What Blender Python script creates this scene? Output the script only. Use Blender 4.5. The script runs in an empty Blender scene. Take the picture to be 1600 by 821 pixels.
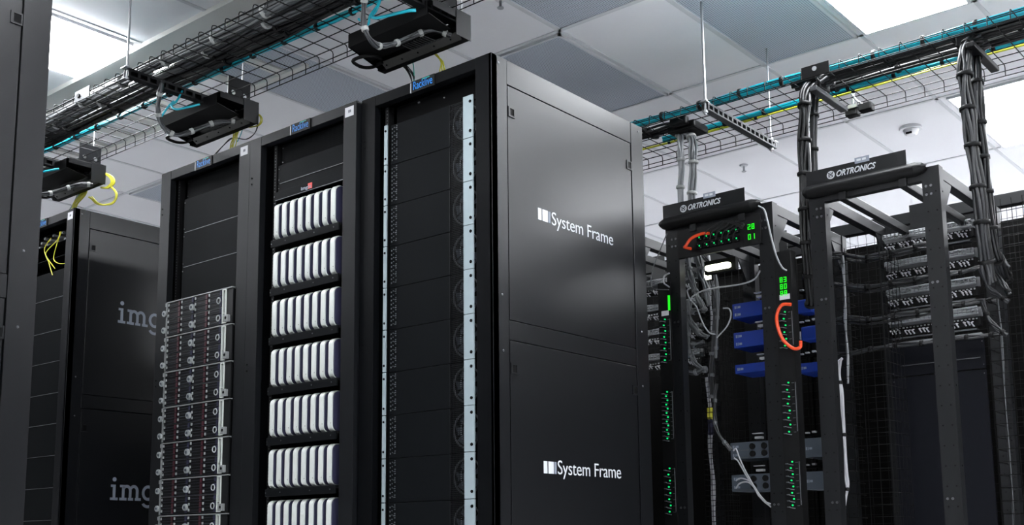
import bpy, math, random
from mathutils import Vector, Matrix
random.seed(7)
C = bpy.context.scene.collection
H = 0.45            # height of the camera above the floor; every z below is measured from the camera and lifted by H at the end

# ---------------------------------------------------------------- camera
YAW, PIT, ROL, FPX, PY = -0.692582951, 0.152856276, -0.010362727, 1747.56, 582.82
fw = Vector((math.sin(YAW)*math.cos(PIT), math.cos(YAW)*math.cos(PIT), math.sin(PIT)))
r0 = Vector((math.cos(YAW), -math.sin(YAW), 0)); u0 = r0.cross(fw)
rt = math.cos(ROL)*r0 + math.sin(ROL)*u0
up = -math.sin(ROL)*r0 + math.cos(ROL)*u0
cam_d = bpy.data.cameras.new('camera'); cam = bpy.data.objects.new('camera', cam_d); C.objects.link(cam)
cam.matrix_world = Matrix(((rt.x, up.x, -fw.x, 0), (rt.y, up.y, -fw.y, 0), (rt.z, up.z, -fw.z, 0), (0, 0, 0, 1)))
cam_d.sensor_width = 36; cam_d.lens = 36*FPX/1600
cam_d.shift_y = (PY-410.5)/1600
cam_d.clip_start = .05
bpy.context.scene.camera = cam
# ---------------------------------------------------------------- view, world
sc = bpy.context.scene
sc.view_settings.view_transform = 'Standard'; sc.view_settings.look = 'None'
sc.view_settings.gamma = 1; sc.view_settings.exposure = 0.5
sc.view_settings.use_curve_mapping = False
sc.cycles.max_bounces = 8; sc.cycles.diffuse_bounces = 5
w = bpy.data.worlds.new('world'); sc.world = w; w.use_nodes = True
w.node_tree.nodes['Background'].inputs[0].default_value = (.75, .82, 1, 1)
w.node_tree.nodes['Background'].inputs[1].default_value = 0.25
PANEL_STRENGTH = 30.0

def ray(x, y): return rt*((x-800)/FPX) - up*((y-PY)/FPX) + fw
def at(x, y, X=None, Y=None, Z=None):       # the point a photo pixel shows on a plane of the room
    d = ray(x, y)
    t = X/d.x if X is not None else (Y/d.y if Y is not None else Z/d.z)
    return d*t

# ---------------------------------------------------------------- materials
MATS = {}
def mat(name, col, rough=.5, metal=0, bump=0, bscale=400, emit=None, estr=1, spec=.5, noise=0, nscale=8):
    m = bpy.data.materials.new(name); m.use_nodes = True; nt = m.node_tree; b = nt.nodes['Principled BSDF']
    b.inputs['Base Color'].default_value = (*col, 1); b.inputs['Roughness'].default_value = rough
    b.inputs['Metallic'].default_value = metal; b.inputs['Specular IOR Level'].default_value = spec
    if emit:
        b.inputs['Emission Color'].default_value = (*emit, 1); b.inputs['Emission Strength'].default_value = estr
    if noise or bump:
        tc = nt.nodes.new('ShaderNodeTexCoord')
    if noise:
        n = nt.nodes.new('ShaderNodeTexNoise'); n.inputs['Scale'].default_value = nscale; n.inputs['Detail'].default_value = 4
        nt.links.new(tc.outputs['Object'], n.inputs['Vector'])
        mp = nt.nodes.new('ShaderNodeMapRange'); mp.inputs['To Min'].default_value = 1-noise; mp.inputs['To Max'].default_value = 1+noise
        nt.links.new(n.outputs['Fac'], mp.inputs['Value'])
        mx = nt.nodes.new('ShaderNodeVectorMath'); mx.operation = 'SCALE'; mx.inputs[0].default_value = col
        nt.links.new(mp.outputs[0], mx.inputs['Scale']); nt.links.new(mx.outputs[0], b.inputs['Base Color'])
    if bump:
        n = nt.nodes.new('ShaderNodeTexNoise'); n.inputs['Scale'].default_value = bscale; n.inputs['Detail'].default_value = 2
        nt.links.new(tc.outputs['Object'], n.inputs['Vector'])
        bp = nt.nodes.new('ShaderNodeBump'); bp.inputs['Strength'].default_value = bump; bp.inputs['Distance'].default_value = .001
        nt.links.new(n.outputs['Fac'], bp.inputs['Height']); nt.links.new(bp.outputs[0], b.inputs['Normal'])
    MATS[name] = m; return m
M = MATS
mat('black_paint', (.0025, .0028, .0036), .30, bump=.15, noise=.10, spec=.33)
mat('front_paint', (.005, .0056, .0066), .42, bump=.2, noise=.10, spec=.18)
mat('blank_paint', (.0030, .0036, .0043), .55, bump=.2, noise=.1, spec=.055)
mat('dark', (.0012, .0012, .0014), .7, spec=.1)
mat('black_plastic', (.003, .003, .0033), .5, spec=.2)
mat('black_wire', (.003, .003, .0035), .5, spec=.25)
mat('duct_grey', (.16, .165, .17), .4, metal=.3)
mat('strip_metal', (.10, .10, .095), .4, metal=.4)
mat('channel_grey', (.05, .052, .056), .5, metal=.2)
mat('front_paint_dark', (.0022, .0025, .003), .42, bump=.2, noise=.10, spec=.08)
mat('black_cable', (.003, .0032, .0035), .42, spec=.35)
mat('dark_grey_cable', (.014, .015, .017), .4)
mat('grey_cable', (.07, .075, .08), .45)
mat('light_grey_cable', (.24, .25, .26), .4)
mat('white_tie', (.26, .27, .26), .5)
mat('white_cable', (.35, .35, .37), .4)
mat('teal_cable', (.0, .30, .38), .35)
mat('yellow_cable', (.50, .48, .03), .4)
mat('green_cable', (.03, .33, .25), .4)
mat('orange_cable', (.6, .05, .008), .4)
mat('steel', (.40, .41, .42), .3, metal=.85)
mat('zinc', (.28, .34, .36), .45, metal=.25, noise=.08, nscale=20)
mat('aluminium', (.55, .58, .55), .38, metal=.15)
mat('navy_shade', (.022, .022, .045), .5, spec=.2)  # navy; on the mini computers it paints the shade of their sides
mat('screw', (.14, .145, .15), .35, metal=.9)
mat('bright_port', (.4, .41, .42), .3, metal=.3)
mat('drive_face', (.003, .003, .0035), .45, spec=.15)
mat('drive_red', (.045, .006, .012), .4)
mat('drive_edge', (.24, .25, .25), .4, metal=.3)
mat('clear_tab', (.32, .34, .34), .3, metal=.2)
mat('label_white', (.5, .5, .52), .6)
mat('label_ink', (.12, .12, .14), .6)
mat('sign_white', (.5, .52, .54), .5)
mat('sign_grey', (.20, .225, .27), .5)
mat('badge_blue', (.01, .20, .62), .4)
mat('badge_red', (.7, .06, .05), .4)
mat('device_blue', (.002, .022, .19), .4)
mat('device_grey', (.05, .062, .078), .45)
mat('ceiling_white', (.86, .86, .88), .8, noise=.02, nscale=3)
mat('tee_white', (.66, .67, .69), .5)
mat('bar_beige', (.66, .66, .63), .6)
mat('wall_white', (.80, .80, .82), .8, noise=.02, nscale=2)
mat('wall_grey', (.03, .03, .033), .7, noise=.05, nscale=2)
mat('floor_tile', (.78, .78, .79), .45, noise=.05, nscale=4)
mat('diffuser', (.9, .9, .9), .5, emit=(.93, .96, 1), estr=PANEL_STRENGTH)
mat('led_green', (.0, .3, .05), .4, emit=(.0, 1, .22), estr=.5)
mat('led_digit', (.0, .3, .0), .4, emit=(.02, 1, .02), estr=.6)
mat('lit_lamp', (.9, .9, .7), .4, emit=(.93, 1, .75), estr=2.5)
mat('cage_paint', (.0025, .0025, .0025), .5, spec=.12)
mat('far_cabinet', (.0015, .0014, .0013), .5, spec=.08)
mat('bluish_blank', (.0045, .005, .0075), .45, spec=.1)
mat('rail_paint', (.0055, .006, .0068), .42, spec=.25)

def perforated(name, base, hole, pitch, r, plane='XY', rough=.6):
    m = mat(name, base, rough); nt = m.node_tree; b = nt.nodes['Principled BSDF']
    tc = nt.nodes.new('ShaderNodeTexCoord'); sx = nt.nodes.new('ShaderNodeSeparateXYZ')
    nt.links.new(tc.outputs['Object'], sx.inputs[0])
    outs = []
    for ax in plane:
        f = nt.nodes.new('ShaderNodeMath'); f.operation = 'MULTIPLY'; f.inputs[1].default_value = 1/pitch
        nt.links.new(sx.outputs[ax], f.inputs[0])
        g = nt.nodes.new('ShaderNodeMath'); g.operation = 'PINGPONG'; g.inputs[1].default_value = .5
        nt.links.new(f.outputs[0], g.inputs[0])
        h = nt.nodes.new('ShaderNodeMath'); h.operation = 'POWER'; h.inputs[1].default_value = 2
        nt.links.new(g.outputs[0], h.inputs[0]); outs.append(h)
    a = nt.nodes.new('ShaderNodeMath'); a.operation = 'ADD'
    nt.links.new(outs[0].outputs[0], a.inputs[0]); nt.links.new(outs[1].outputs[0], a.inputs[1])
    l = nt.nodes.new('ShaderNodeMath'); l.operation = 'LESS_THAN'; l.inputs[1].default_value = r*r
    nt.links.new(a.outputs[0], l.inputs[0])
    mx = nt.nodes.new('ShaderNodeMix'); mx.data_type = 'RGBA'
    mx.inputs['A'].default_value = (*base, 1); mx.inputs['B'].default_value = (*hole, 1)
    nt.links.new(l.outputs[0], mx.inputs['Factor']); nt.links.new(mx.outputs['Result'], b.inputs['Base Color'])
perforated('perf_tile', (.54, .59, .66), (.14, .15, .18), .0125, .30)
perforated('perf_black', (.0035, .004, .0045), (.0008, .0008, .0008), .009, .36, 'XZ', .7)
MATS['perf_black'].node_tree.nodes['Principled BSDF'].inputs['Specular IOR Level'].default_value = .06

# ---------------------------------------------------------------- mesh builder
class MB:
    def __init__(s): s.v = []; s.f = []; s.m = []; s.sm = []
    def add(s, vs, fs, mi=0, smooth=False):
        o = len(s.v); s.v += [tuple(v) for v in vs]
        for f in fs: s.f.append([i+o for i in f]); s.m.append(mi); s.sm.append(smooth)
        return s
    def box(s, x0, x1, y0, y1, z0, z1, mi=0):
        if x0 > x1: x0, x1 = x1, x0
        if y0 > y1: y0, y1 = y1, y0
        if z0 > z1: z0, z1 = z1, z0
        v = [(x, y, z) for x in (x0, x1) for y in (y0, y1) for z in (z0, z1)]
        return s.add(v, [(0, 1, 3, 2), (4, 6, 7, 5), (0, 4, 5, 1), (2, 3, 7, 6), (0, 2, 6, 4), (1, 5, 7, 3)], mi)
    def prism(s, prof, ax, a, b, mi=0, smooth=False):      # prof: 2D outline in the two other axes
        def p(q, t):
            if ax == 'X': return (t, q[0], q[1])
            if ax == 'Y': return (q[0], t, q[1])
            return (q[0], q[1], t)
        n = len(prof); vs = [p(q, a) for q in prof] + [p(q, b) for q in prof]
        s.add(vs, [list(range(n))[::-1], list(range(n, 2*n))], mi)
        return s.add(vs, [(i, (i+1) % n, n+(i+1) % n, n+i) for i in range(n)], mi, smooth)
    def tube(s, pts, r, n=6, mi=0, caps=True):
        pts = [Vector(p) for p in pts]; rings = []
        t0 = (pts[1]-pts[0]).normalized(); ref = Vector((0, 0, 1)) if abs(t0.z) < .9 else Vector((1, 0, 0))
        a = t0.cross(ref).normalized()
        for i, p in enumerate(pts):
            t = (pts[min(i+1, len(pts)-1)]-pts[max(i-1, 0)])
            t = t.normalized() if t.length > 1e-9 else t0
            a = a - t*a.dot(t); a = a.normalized() if a.length > 1e-6 else t.orthogonal().normalized()
            b = t.cross(a); rr = r[i] if isinstance(r, (list, tuple)) else r
            rings.append([p + a*math.cos(2*math.pi*k/n)*rr + b*math.sin(2*math.pi*k/n)*rr for k in range(n)])
        vs = [q for g in rings for q in g]; fs = []
        for i in range(len(pts)-1):
            for k in range(n): fs.append((i*n+k, i*n+(k+1) % n, (i+1)*n+(k+1) % n, (i+1)*n+k))
        s.add(vs, fs, mi, True)
        if caps:
            s.add(rings[0], [list(range(n))[::-1]], mi); s.add(rings[-1], [list(range(n))], mi)
        return s
    def disc(s, c, ax, r, h, n=12, mi=0):
        c = Vector(c); d = Vector({'X': (1, 0, 0), 'Y': (0, 1, 0), 'Z': (0, 0, 1)}[ax])*h/2
        return s.tube([c-d, c+d], r, n, mi)
    def ring(s, c, ax, R, r, n=16, mi=0, k=5, a0=0, a1=360):
        c = Vector(c); pts = []
        for i in range(n+1):
            t = math.radians(a0+(a1-a0)*i/n); q = (math.cos(t)*R, math.sin(t)*R)
            pts.append(c+Vector({'X': (0, q[0], q[1]), 'Y': (q[0], 0, q[1]), 'Z': (q[0], q[1], 0)}[ax]))
        return s.tube(pts, r, k, mi)
    def holeplate(s, cells, ax, a, b, mi=0):                # cells: (u0,u1,v0,v1,r) rectangles each with a round hole
        for (u0, u1, v0, v1, r) in cells:
            cu, cv = (u0+u1)/2, (v0+v1)/2; N = 16; inn = []; out = []
            for i in range(N):
                t = 2*math.pi*i/N; c, q = math.cos(t), math.sin(t)
                inn.append((cu+r*c, cv+r*q)); k = min((u1-u0)/2/max(abs(c), 1e-6), (v1-v0)/2/max(abs(q), 1e-6)); out.append((cu+k*c, cv+k*q))
            def p(q, t): return (t, q[0], q[1]) if ax == 'X' else ((q[0], t, q[1]) if ax == 'Y' else (q[0], q[1], t))
            vs = [p(q, t) for t in (a, b) for q in inn+out]
            fs = []
            for i in range(N):
                j = (i+1) % N
                fs += [(i, j, N+j, N+i), (2*N+i, 3*N+i, 3*N+j, 2*N+j), (i, 2*N+i, 2*N+j, j), (N+i, N+j, 3*N+j, 3*N+i)]
            s.add(vs, fs, mi)
        return s
    def xf(s, fn): s.v = [tuple(fn(Vector(v))) for v in s.v]; return s
    def join(s, o, mi=None):
        k = len(s.v); s.v += o.v; s.f += [[i+k for i in f] for f in o.f]; s.m += (o.m if mi is None else [mi]*len(o.m)); s.sm += o.sm; return s
    def mesh(s, name, mats, off):
        me = bpy.data.meshes.new(name); me.from_pydata([(v[0]-off[0], v[1]-off[1], v[2]-off[2]) for v in s.v], [], s.f)
        for m in (mats if isinstance(mats, (list, tuple)) else [mats]): me.materials.append(M[m])
        me.polygons.foreach_set('material_index', s.m); me.polygons.foreach_set('use_smooth', s.sm)
        me.update(); return me
def spline(pts, k=6):
    P = [Vector(p) for p in pts]; P = [P[0]*2-P[1]] + P + [P[-1]*2-P[-2]]; out = []
    for i in range(1, len(P)-2):
        a, b, c, d = P[i-1], P[i], P[i+1], P[i+2]
        for j in range(k):
            t = j/k; out.append(.5*((2*b)+(c-a)*t+(2*a-5*b+4*c-d)*t*t+(3*b-a-3*c+d)*t**3))
    out.append(P[-2]); return out
def bev(o, wdt, seg=2):
    b = o.modifiers.new('bevel', 'BEVEL'); b.width = wdt; b.segments = seg; b.limit_method = 'ANGLE'
def single(name, label, cat, mb, mats, group=None, bevel=0, kind=None):
    xs, ys, zs = zip(*mb.v); off = ((min(xs)+max(xs))/2, (min(ys)+max(ys))/2, min(zs))
    o = bpy.data.objects.new(name, mb.mesh(name, mats, off)); o.location = off; C.objects.link(o)
    if kind != 'structure': o['label'] = label; o['category'] = cat
    if group: o['group'] = group
    if kind: o['kind'] = kind
    if bevel: bev(o, bevel)
    return o
def struct(name, mb, mats, bevel=0):
    return single(name, None, None, mb, mats, bevel=bevel, kind='structure')
class Thing:
    def __init__(s, name, label, cat, loc, group=None):
        s.o = bpy.data.objects.new(name, None); s.o.empty_display_size = .05; s.loc = tuple(loc); s.o.location = loc; C.objects.link(s.o)
        s.o['label'] = label; s.o['category'] = cat
        if group: s.o['group'] = group
    def part(s, name, mb, mats, parent=None, bevel=0, label=None):
        o = bpy.data.objects.new(name, mb.mesh(name, mats, s.loc)); C.objects.link(o); o.parent = parent or s.o
        if bevel: bev(o, bevel)
        if label: o['label'] = label
        return o
def dup(o, dx=(0, 0, 0), label=None, parent=None, group=None):
    c = o.copy(); C.objects.link(c); c.parent = parent
    if parent is None:
        c.location = Vector(o.location)+Vector(dx)
        if label: c['label'] = label
        if group: c['group'] = group
    for ch in list(o.children):
        if ch.name != c.name: dup(ch, parent=c)
    return c
ORD = ['first', 'second', 'third', 'fourth', 'fifth', 'sixth', 'seventh', 'eighth', 'ninth', 'tenth', 'eleventh', 'twelfth']

# ---------------------------------------------------------------- text
def text(txt, size=1, thin=0, shear=0, sx=1, sp=1):
    cu = bpy.data.curves.new('t', 'FONT'); cu.body = txt; cu.size = size; cu.offset = thin; cu.shear = shear; cu.resolution_u = 4; cu.space_character = sp
    o = bpy.data.objects.new('t', cu); C.objects.link(o)
    me = o.evaluated_get(bpy.context.evaluated_depsgraph_get()).to_mesh()
    v = [(p.co.x*sx, p.co.y) for p in me.vertices]; f = [list(p.vertices) for p in me.polygons]
    bpy.data.objects.remove(o); return v, f
def flat(vf, face, d, u, v, wid=None, mi=0, hgt=None):     # lay 2D lettering on a face: 'F' looks toward -Y, 'S' looks toward +X
    vs, fs = vf; x0 = min(a[0] for a in vs); x1 = max(a[0] for a in vs); k = (wid/(x1-x0)) if wid else 1
    y0 = min(a[1] for a in vs); y1 = max(a[1] for a in vs); ky = (hgt/(y1-y0)) if hgt else k
    mb = MB(); T = .0012
    for s in (0, 1):
        q = [((u+(a-x0)*k, d-T*s, v+b*ky) if face == 'F' else (d+T*s, u+(a-x0)*k, v+b*ky)) for a, b in vs]
        mb.add(q, [f if s else f[::-1] for f in fs], mi)
    return mb
def stroke(pts, wd, closed=False):                           # a 2D ribbon of constant width
    n = len(pts); L = []; R = []
    for i, p in enumerate(pts):
        a = pts[(i-1) % n] if (closed or i) else pts[0]; b = pts[(i+1) % n] if (closed or i < n-1) else pts[-1]
        dx, dy = b[0]-a[0], b[1]-a[1]; l = math.hypot(dx, dy) or 1; nx, ny = -dy/l*wd/2, dx/l*wd/2
        L.append((p[0]+nx, p[1]+ny)); R.append((p[0]-nx, p[1]-ny))
    vs = L+R; m = n if closed else n-1
    return vs, [(i, n+i, n+(i+1) % n, (i+1) % n) for i in range(m)]
def rect2(x0, x1, y0, y1): return [(x0, y0), (x1, y0), (x1, y1), (x0, y1)], [(0, 1, 2, 3)]
def merge(*ps):
    V = []; F = []
    for v, f in ps: k = len(V); V += v; F += [[i+k for i in g] for g in f]
    return V, F
def arc(cx, cy, rx, ry, a0, a1, n=14): return [(cx+rx*math.cos(math.radians(a0+(a1-a0)*i/n)), cy+ry*math.sin(math.radians(a0+(a1-a0)*i/n))) for i in range(n+1)]
def slab_word():
    def disc2(cx, cy, r): return arc(cx, cy, r, r, 0, 337.5, 15), [list(range(16))]
    W = .19
    def i_(x): return [rect2(x+.0, x+.55, 0, .17), rect2(x+.18, x+.37, .17, 1), rect2(x+.03, x+.18, .84, 1), disc2(x+.27, 1.34, .14)]
    P = i_(0)
    x = .66
    P += [rect2(x, x+.52, 0, .17), rect2(x+.17, x+.36, .17, 1), rect2(x+.02, x+.17, .84, 1)]
    for q in (x+.26, x+.77):
        P += [stroke(arc(q+.255, .62, .255, .30, 150, 0), W), rect2(q+.415, q+.605, .17, .64)]
    P += [rect2(x+.62, x+1.0, 0, .17), rect2(x+1.13, x+1.56, 0, .17)]
    x = 2.32
    P += [stroke(arc(x+.42, .52, .36, .41, 0, 345, 20), W, True), rect2(x+.70, x+1.04, .84, 1), rect2(x+.70, x+.88, -.1, 1), stroke(arc(x+.42, -.08, .37, .30, 0, -160), W)]
    P += i_(3.45)
    x = 4.1
    P += [stroke([(x+.15, .08), (x+.75, .92)], W), stroke([(x+.75, .08), (x+.15, .92)], W), rect2(x, x+.38, 0, .15), rect2(x+.52, x+.95, 0, .15), rect2(x, x+.38, .85, 1), rect2(x+.52, x+.95, .85, 1)]
    return merge(*P)

# ================================================================ the room
FL, CE = -H, 2.86
XL, XR, YN, YF = -11.5, 4.2, -5.0, 12.2
struct('floor', MB().box(XL, XR, YN, YF, FL-.1, FL), 'floor_tile')
struct('ceiling', MB().box(XL, XR, YN, YF, CE, CE+.1), 'ceiling_white')
struct('wall_back', MB().box(XL, XR, YF, YF+.1, FL, CE), 'wall_white')
struct('wall_left', MB().box(XL-.1, XL, YN, YF, FL, CE), 'wall_grey')
struct('wall_right', MB().box(XR, XR+.1, YN, YF, FL, CE), 'wall_grey')
struct('wall_front', MB().box(XL, XR, YN-.1, YN, FL, CE), 'wall_grey')
tee = MB()
tx = [-10.54, -9.9, -9.26, -8.62, -7.985, -7.355, -6.74, -6.13, -5.47, -4.855, -4.19, -3.56, -2.905, -2.295, -1.665, -1.03, -.4, .23, .86, 1.49, 2.12, 2.75, 3.38]
ty = [-3.65, -2.45, -1.25, -.05, 1.15, 2.33, 3.53, 4.74, 5.92, 7.14, 8.38, 9.6, 10.8]
for x in tx: tee.box(x-.012, x+.012, YN, YF, CE-.006, CE+.001)
for y in ty: tee.box(XL, XR, y-.012, y+.012, CE-.006, CE+.001)
struct('trim_1', tee, 'tee_white')
# recessed return-air strip with broad bars, upper left
bars = MB().box(XL, -3.65, 3.30, 3.42, CE-.03, CE-.0005)
bars.box(XL, -4.95, 4.06, 4.10, CE-.03, CE-.0005)
for k in range(17):
    x = -4.50-.328*k
    bars.box(x-.04, x+.04, 3.42, 4.06 if x < -4.9 else 3.56, CE-.025, CE-.0005)
struct('trim_2', bars, 'bar_beige')
def perf(x0, x1, y0, y1, lab):
    t = Thing('perforated_ceiling_tile', lab, 'ceiling tile', ((x0+x1)/2, (y0+y1)/2, CE-.012))
    t.part('perforated_sheet', MB().box(x0+.012, x1-.012, y0+.012, y1-.012, CE-.012, CE-.001), 'perf_tile')
    t.part('edge_frame', MB().box(x0+.0, x1-0, y0, y0+.016, CE-.018, CE-.001).box(x0, x1, y1-.016, y1, CE-.018, CE-.001).box(x0, x0+.016, y0, y1, CE-.018, CE-.001).box(x1-.016, x1, y0, y1, CE-.018, CE-.001), 'tee_white')
perf(-3.545, -2.92, 3.56, 4.72, 'grey perforated ceiling tile cut by the top edge, left of two at the top centre')
perf(-4.17, -3.575, 4.76, 5.91, 'grey perforated ceiling tile just above the side of the tall front cabinet')
perf(-2.89, -2.31, 4.76, 5.91, 'large grey perforated ceiling tile beside the bright square light panel')
perf(-5.455, -4.87, 3.56, 4.73, 'grey perforated ceiling tile seen behind the near wire tray')
perf(-7.97, -7.37, 4.76, 5.91, 'dark wedge of perforated ceiling tile left of the leftmost open rack')
def light(x0, x1, y0, y1, lab, grp=None, z=CE, drop=.012):
    t = Thing('ceiling_light', lab, 'ceiling light', ((x0+x1)/2, (y0+y1)/2, z-.02), grp)
    t.part('diffuser', MB().box(x0+.015, x1-.015, y0+.015, y1-.015, z-drop, z-.001), 'diffuser')
    t.part('frame', MB().box(x0, x1, y0, y0+.015, z-.018, z-.001).box(x0, x1, y1-.015, y1, z-.018, z-.001).box(x0, x0+.015, y0+.015, y1-.015, z-.018, z-.001).box(x1-.015, x1, y0+.015, y1-.015, z-.018, z-.001), 'tee_white')
light(-6.12, -5.50, 2.05, 3.27, 'glaring ceiling light panel above the near left cabinet', drop=.040)
light(-6.42, -5.52, 3.44, 3.70, 'ceiling light behind the near wire tray, inside the barred strip', drop=.030)
light(-2.27, -1.68, 4.76, 5.91, 'white ceiling light panel cut by the top edge on the right')
light(-2.24, -1.64, 7.16, 8.37, 'white ceiling light panel right of the smoke detector')
g = 'ceiling lights outside the view'
for (x, y) in ((-.38, 4.76), (-.38, 7.16), (1.5, 4.76), (1.5, 1.17), (-.38, 1.17), (-2.28, 1.17), (-2.28, -1.25), (.9, -1.25), (-5.46, -1.25), (-8.6, .0), (-8.6, 2.4), (-.38, 9.62), (1.5, 9.62), (-2.28, 9.62), (3, 7.16)):
    light(x, x+.61, y, y+1.15, 'flush white ceiling light panel in the tile grid', g)
p = at(1423, 199, Z=CE)
t = Thing('smoke_detector', 'round white smoke detector on the ceiling above the open frames', 'smoke detector', (p.x, p.y, CE-.06))
t.part('base', MB().tube([(p.x, p.y, CE-.02), (p.x, p.y, CE-.0005)], .075, 24), 'wall_white')
t.part('sensor_head', MB().tube([(p.x, p.y, CE-.06), (p.x, p.y, CE-.05), (p.x, p.y, CE-.02)], [.03, .045, .055], 20), 'wall_white')
t.part('vent_slot', MB().box(p.x-.02, p.x+.02, p.y-.05, p.y-.04, CE-.058, CE-.046), 'dark')
for (px, py, lab) in ((782, -2, 'small chrome sprinkler head at the top edge above the tall cabinet'), (1162, 258, 'small sprinkler head on the white ceiling between the two open frames')):
    p = at(px, py, Z=CE)
    t = Thing('sprinkler_head', lab, 'sprinkler', (p.x, p.y, CE-.05))
    t.part('escutcheon', MB().tube([(p.x, p.y, CE-.012), (p.x, p.y, CE-.0005)], [.025, .035], 16), 'tee_white')
    t.part('nozzle', MB().tube([(p.x, p.y, CE-.05), (p.x, p.y, CE-.012)], .008, 8).tube([(p.x, p.y, CE-.054), (p.x, p.y, CE-.05)], .018, 10), 'steel')

# ================================================================ enclosed racks
def latch(t, parent, X, y, z):
    fr = MB().box(X-.001, X+.003, y-.020, y+.020, z-.021, z-.015).box(X-.001, X+.003, y-.020, y+.020, z+.015, z+.021).box(X-.001, X+.003, y-.020, y-.010, z-.015, z+.015).box(X-.001, X+.003, y+.014, y+.020, z-.015, z+.015)
    l = t.part('latch', fr, 'black_paint', parent, label='small square flush latch')
    t.part('latch_slot', MB().box(X-.001, X+.001, y-.010, y+.014, z-.015, z+.015), 'dark', l)
def side_panels(t, X, y0, y1, front_screws=True, latches=True):
    f = MB()
    f.box(X-.014, X, y0, y0+.095, FL, 1.934).box(X-.014, X, y1-.095, y1, FL, 1.934)
    f.box(X-.014, X-.0015, y0+.097, y1-.097, 1.832, 1.934).box(X-.014, X-.0015, y0+.097, y1-.097, .788, .863).box(X-.014, X-.0015, y0+.097, y1-.097, FL, FL+.1)
    f.box(X-.02, X-.013, y0+.05, y1-.05, FL, 1.92)
    t.part('side_frame', f, 'black_paint', bevel=.0012)
    for (a, b) in ((.867, 1.828), (FL+.104, .784)):
        o = t.part('side_panel', MB().box(X-.010, X-.002, y0+.101, y1-.101, a, b), 'black_paint', bevel=.0015)
        if latches:
            zz = b-.108
            latch(t, o, X-.001, y0+.123, zz); latch(t, o, X-.001, y1-.118, zz)
    for (y, z) in ((y0+.045, 1.905), (y1-.035, 1.905), (y0+.055, .96), (y1-.05, .95), (y0+.06, .74), (y1-.055, .70)):
        t.part('screw', MB().tube([(X-.001, y, z), (X+.003, y, z)], [.0055, .003], 8), 'screw')
def holes_rail(x0, x1, y, z0, z1):
    mb = MB().box(x0, x1, y, y+.03, z0, z1)
    z = z0+.01; k = 0; xc = (x0+x1)/2
    while z < z1-.005:
        mb.box(xc-.0028, xc+.0028, y-.0008, y, z-.003, z+.003, 1); z += (.0159, .0159, .0127)[k % 3]; k += 1
    return mb
def badge(t, xc, y, z, wd=.135, ht=.05):
    b = t.part('badge', MB().box(xc-wd/2, xc+wd/2, y-.004, y+.001, z-ht/2, z+ht/2), 'black_plastic', label='small black badge with blue lettering')
    t.part('badge_lettering', flat(text('Racklive', 1, .0), 'F', y-.004, xc-wd*.40, z-ht*.30, wd*.82, hgt=ht*.72), 'badge_blue', b)
    t.part('badge_bar', MB().box(xc, xc+wd*.30, y-.0052, y-.004, z+ht*.36, z+ht*.43), 'green_cable', b)
    t.part('badge_edge', MB().box(xc-wd/2-.004, xc-wd/2+.001, y-.005, y+.001, z-ht/2, z+ht/2-.006), 'bright_port', b)
def rack(x0, x1, y, lab, sticker=True, side=False, rails=None, depth=1.085, has_badge=True, fm='front_paint'):
    t = Thing('server_rack', lab, 'server rack', ((x0+x1)/2, y+depth/2, FL)); y1 = y+depth
    S = .084
    f = MB().box(x0, x0+S, y, y+.035, FL, 1.934).box(x1-S, x1, y, y+.035, FL, 1.934)
    f.box(x0+S, x1-S, y+.001, y+.035, 1.887, 1.934).box(x0+S, x1-S, y+.001, y+.035, FL, FL+.05)
    t.part('front_frame', f, fm, bevel=.0015)
    b = MB().box(x0+.003, x0+.02, y+.035, y1, FL, 1.93)
    b.box(x1-.03, x1-.016, y+.035, y1, FL, 1.93)
    b.box(x0+.02, x1-.03, y+.035, y1, 1.915, 1.932).box(x0+.02, x1-.03, y+.035, y1, FL+.01, FL+.05)
    t.part('shell', b, 'black_paint')
    t.part('back_door', MB().box(x0+.02, x1-.03, y1-.02, y1, FL+.05, 1.915), 'perf_black')
    if side: side_panels(t, x1, y+.0, y1)
    else: t.part('side_panel', MB().box(x1-.015, x1-.002, y+.035, y1, FL, 1.93), 'black_paint')
    ra = rails or (x0+.125, x1-.105)
    for xa, xb in ((ra[0]-.022, ra[0]), (ra[1], ra[1]+.022)):
        t.part('mounting_rail', holes_rail(xa, xb, y+.04, FL+.05, 1.885), ['black_plastic', 'screw'])
    if has_badge: badge(t, (x0+x1)/2, y, 1.908)
    if sticker:
        s = t.part('label_sticker', MB().box(x1-.074, x1-.018, y-.001, y+.0005, 1.872, 1.916), 'label_white')
        t.part('printed_mark', MB().box(x1-.052, x1-.044, y-.0018, y-.001, 1.889, 1.901).box(x1-.042, x1-.036, y-.0018, y-.001, 1.889, 1.901), 'label_ink', s)
    for z in (1.74, 1.71):
        t.part('bolt', MB().disc((x0+.02, y-.001, z), 'Y', .004, .004, 8).disc((x0+.02, y-.001, z-.9), 'Y', .004, .004, 8), 'dark')
    return t
Y1, Y3 = 3.16, 3.18
r_img = rack(-6.60, -5.855, Y1, 'black rack behind the near left cabinet, white slab letters on its dark side', side=True, rails=(-6.47, -5.96))
wd = slab_word()
for k, zb in enumerate((1.307, .276)):
    r_img.part('side_lettering', flat(wd, 'S', -5.857, 3.460, zb, None, hgt=None).xf(lambda v, zb=zb: Vector((v.x, 3.460+(v.y-3.460)*.0885, zb+(v.z-zb)*.0885))), 'sign_grey', label='large pale grey slab-serif letters')
r_one = rack(-4.985, -4.240, Y1, 'black open rack holding the stack of drive-filled servers', rails=(-4.87, -4.345))
r_two = rack(-4.240, -3.490, Y1, 'black open rack holding the shelves of upright silver computers', rails=(-4.085, -3.570))
r_three = rack(-3.478, -2.729, Y3, 'tall black rack with white logo lettering on its big grey side', side=True, sticker=False, rails=(-3.348, -2.826), fm='front_paint_dark')
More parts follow.
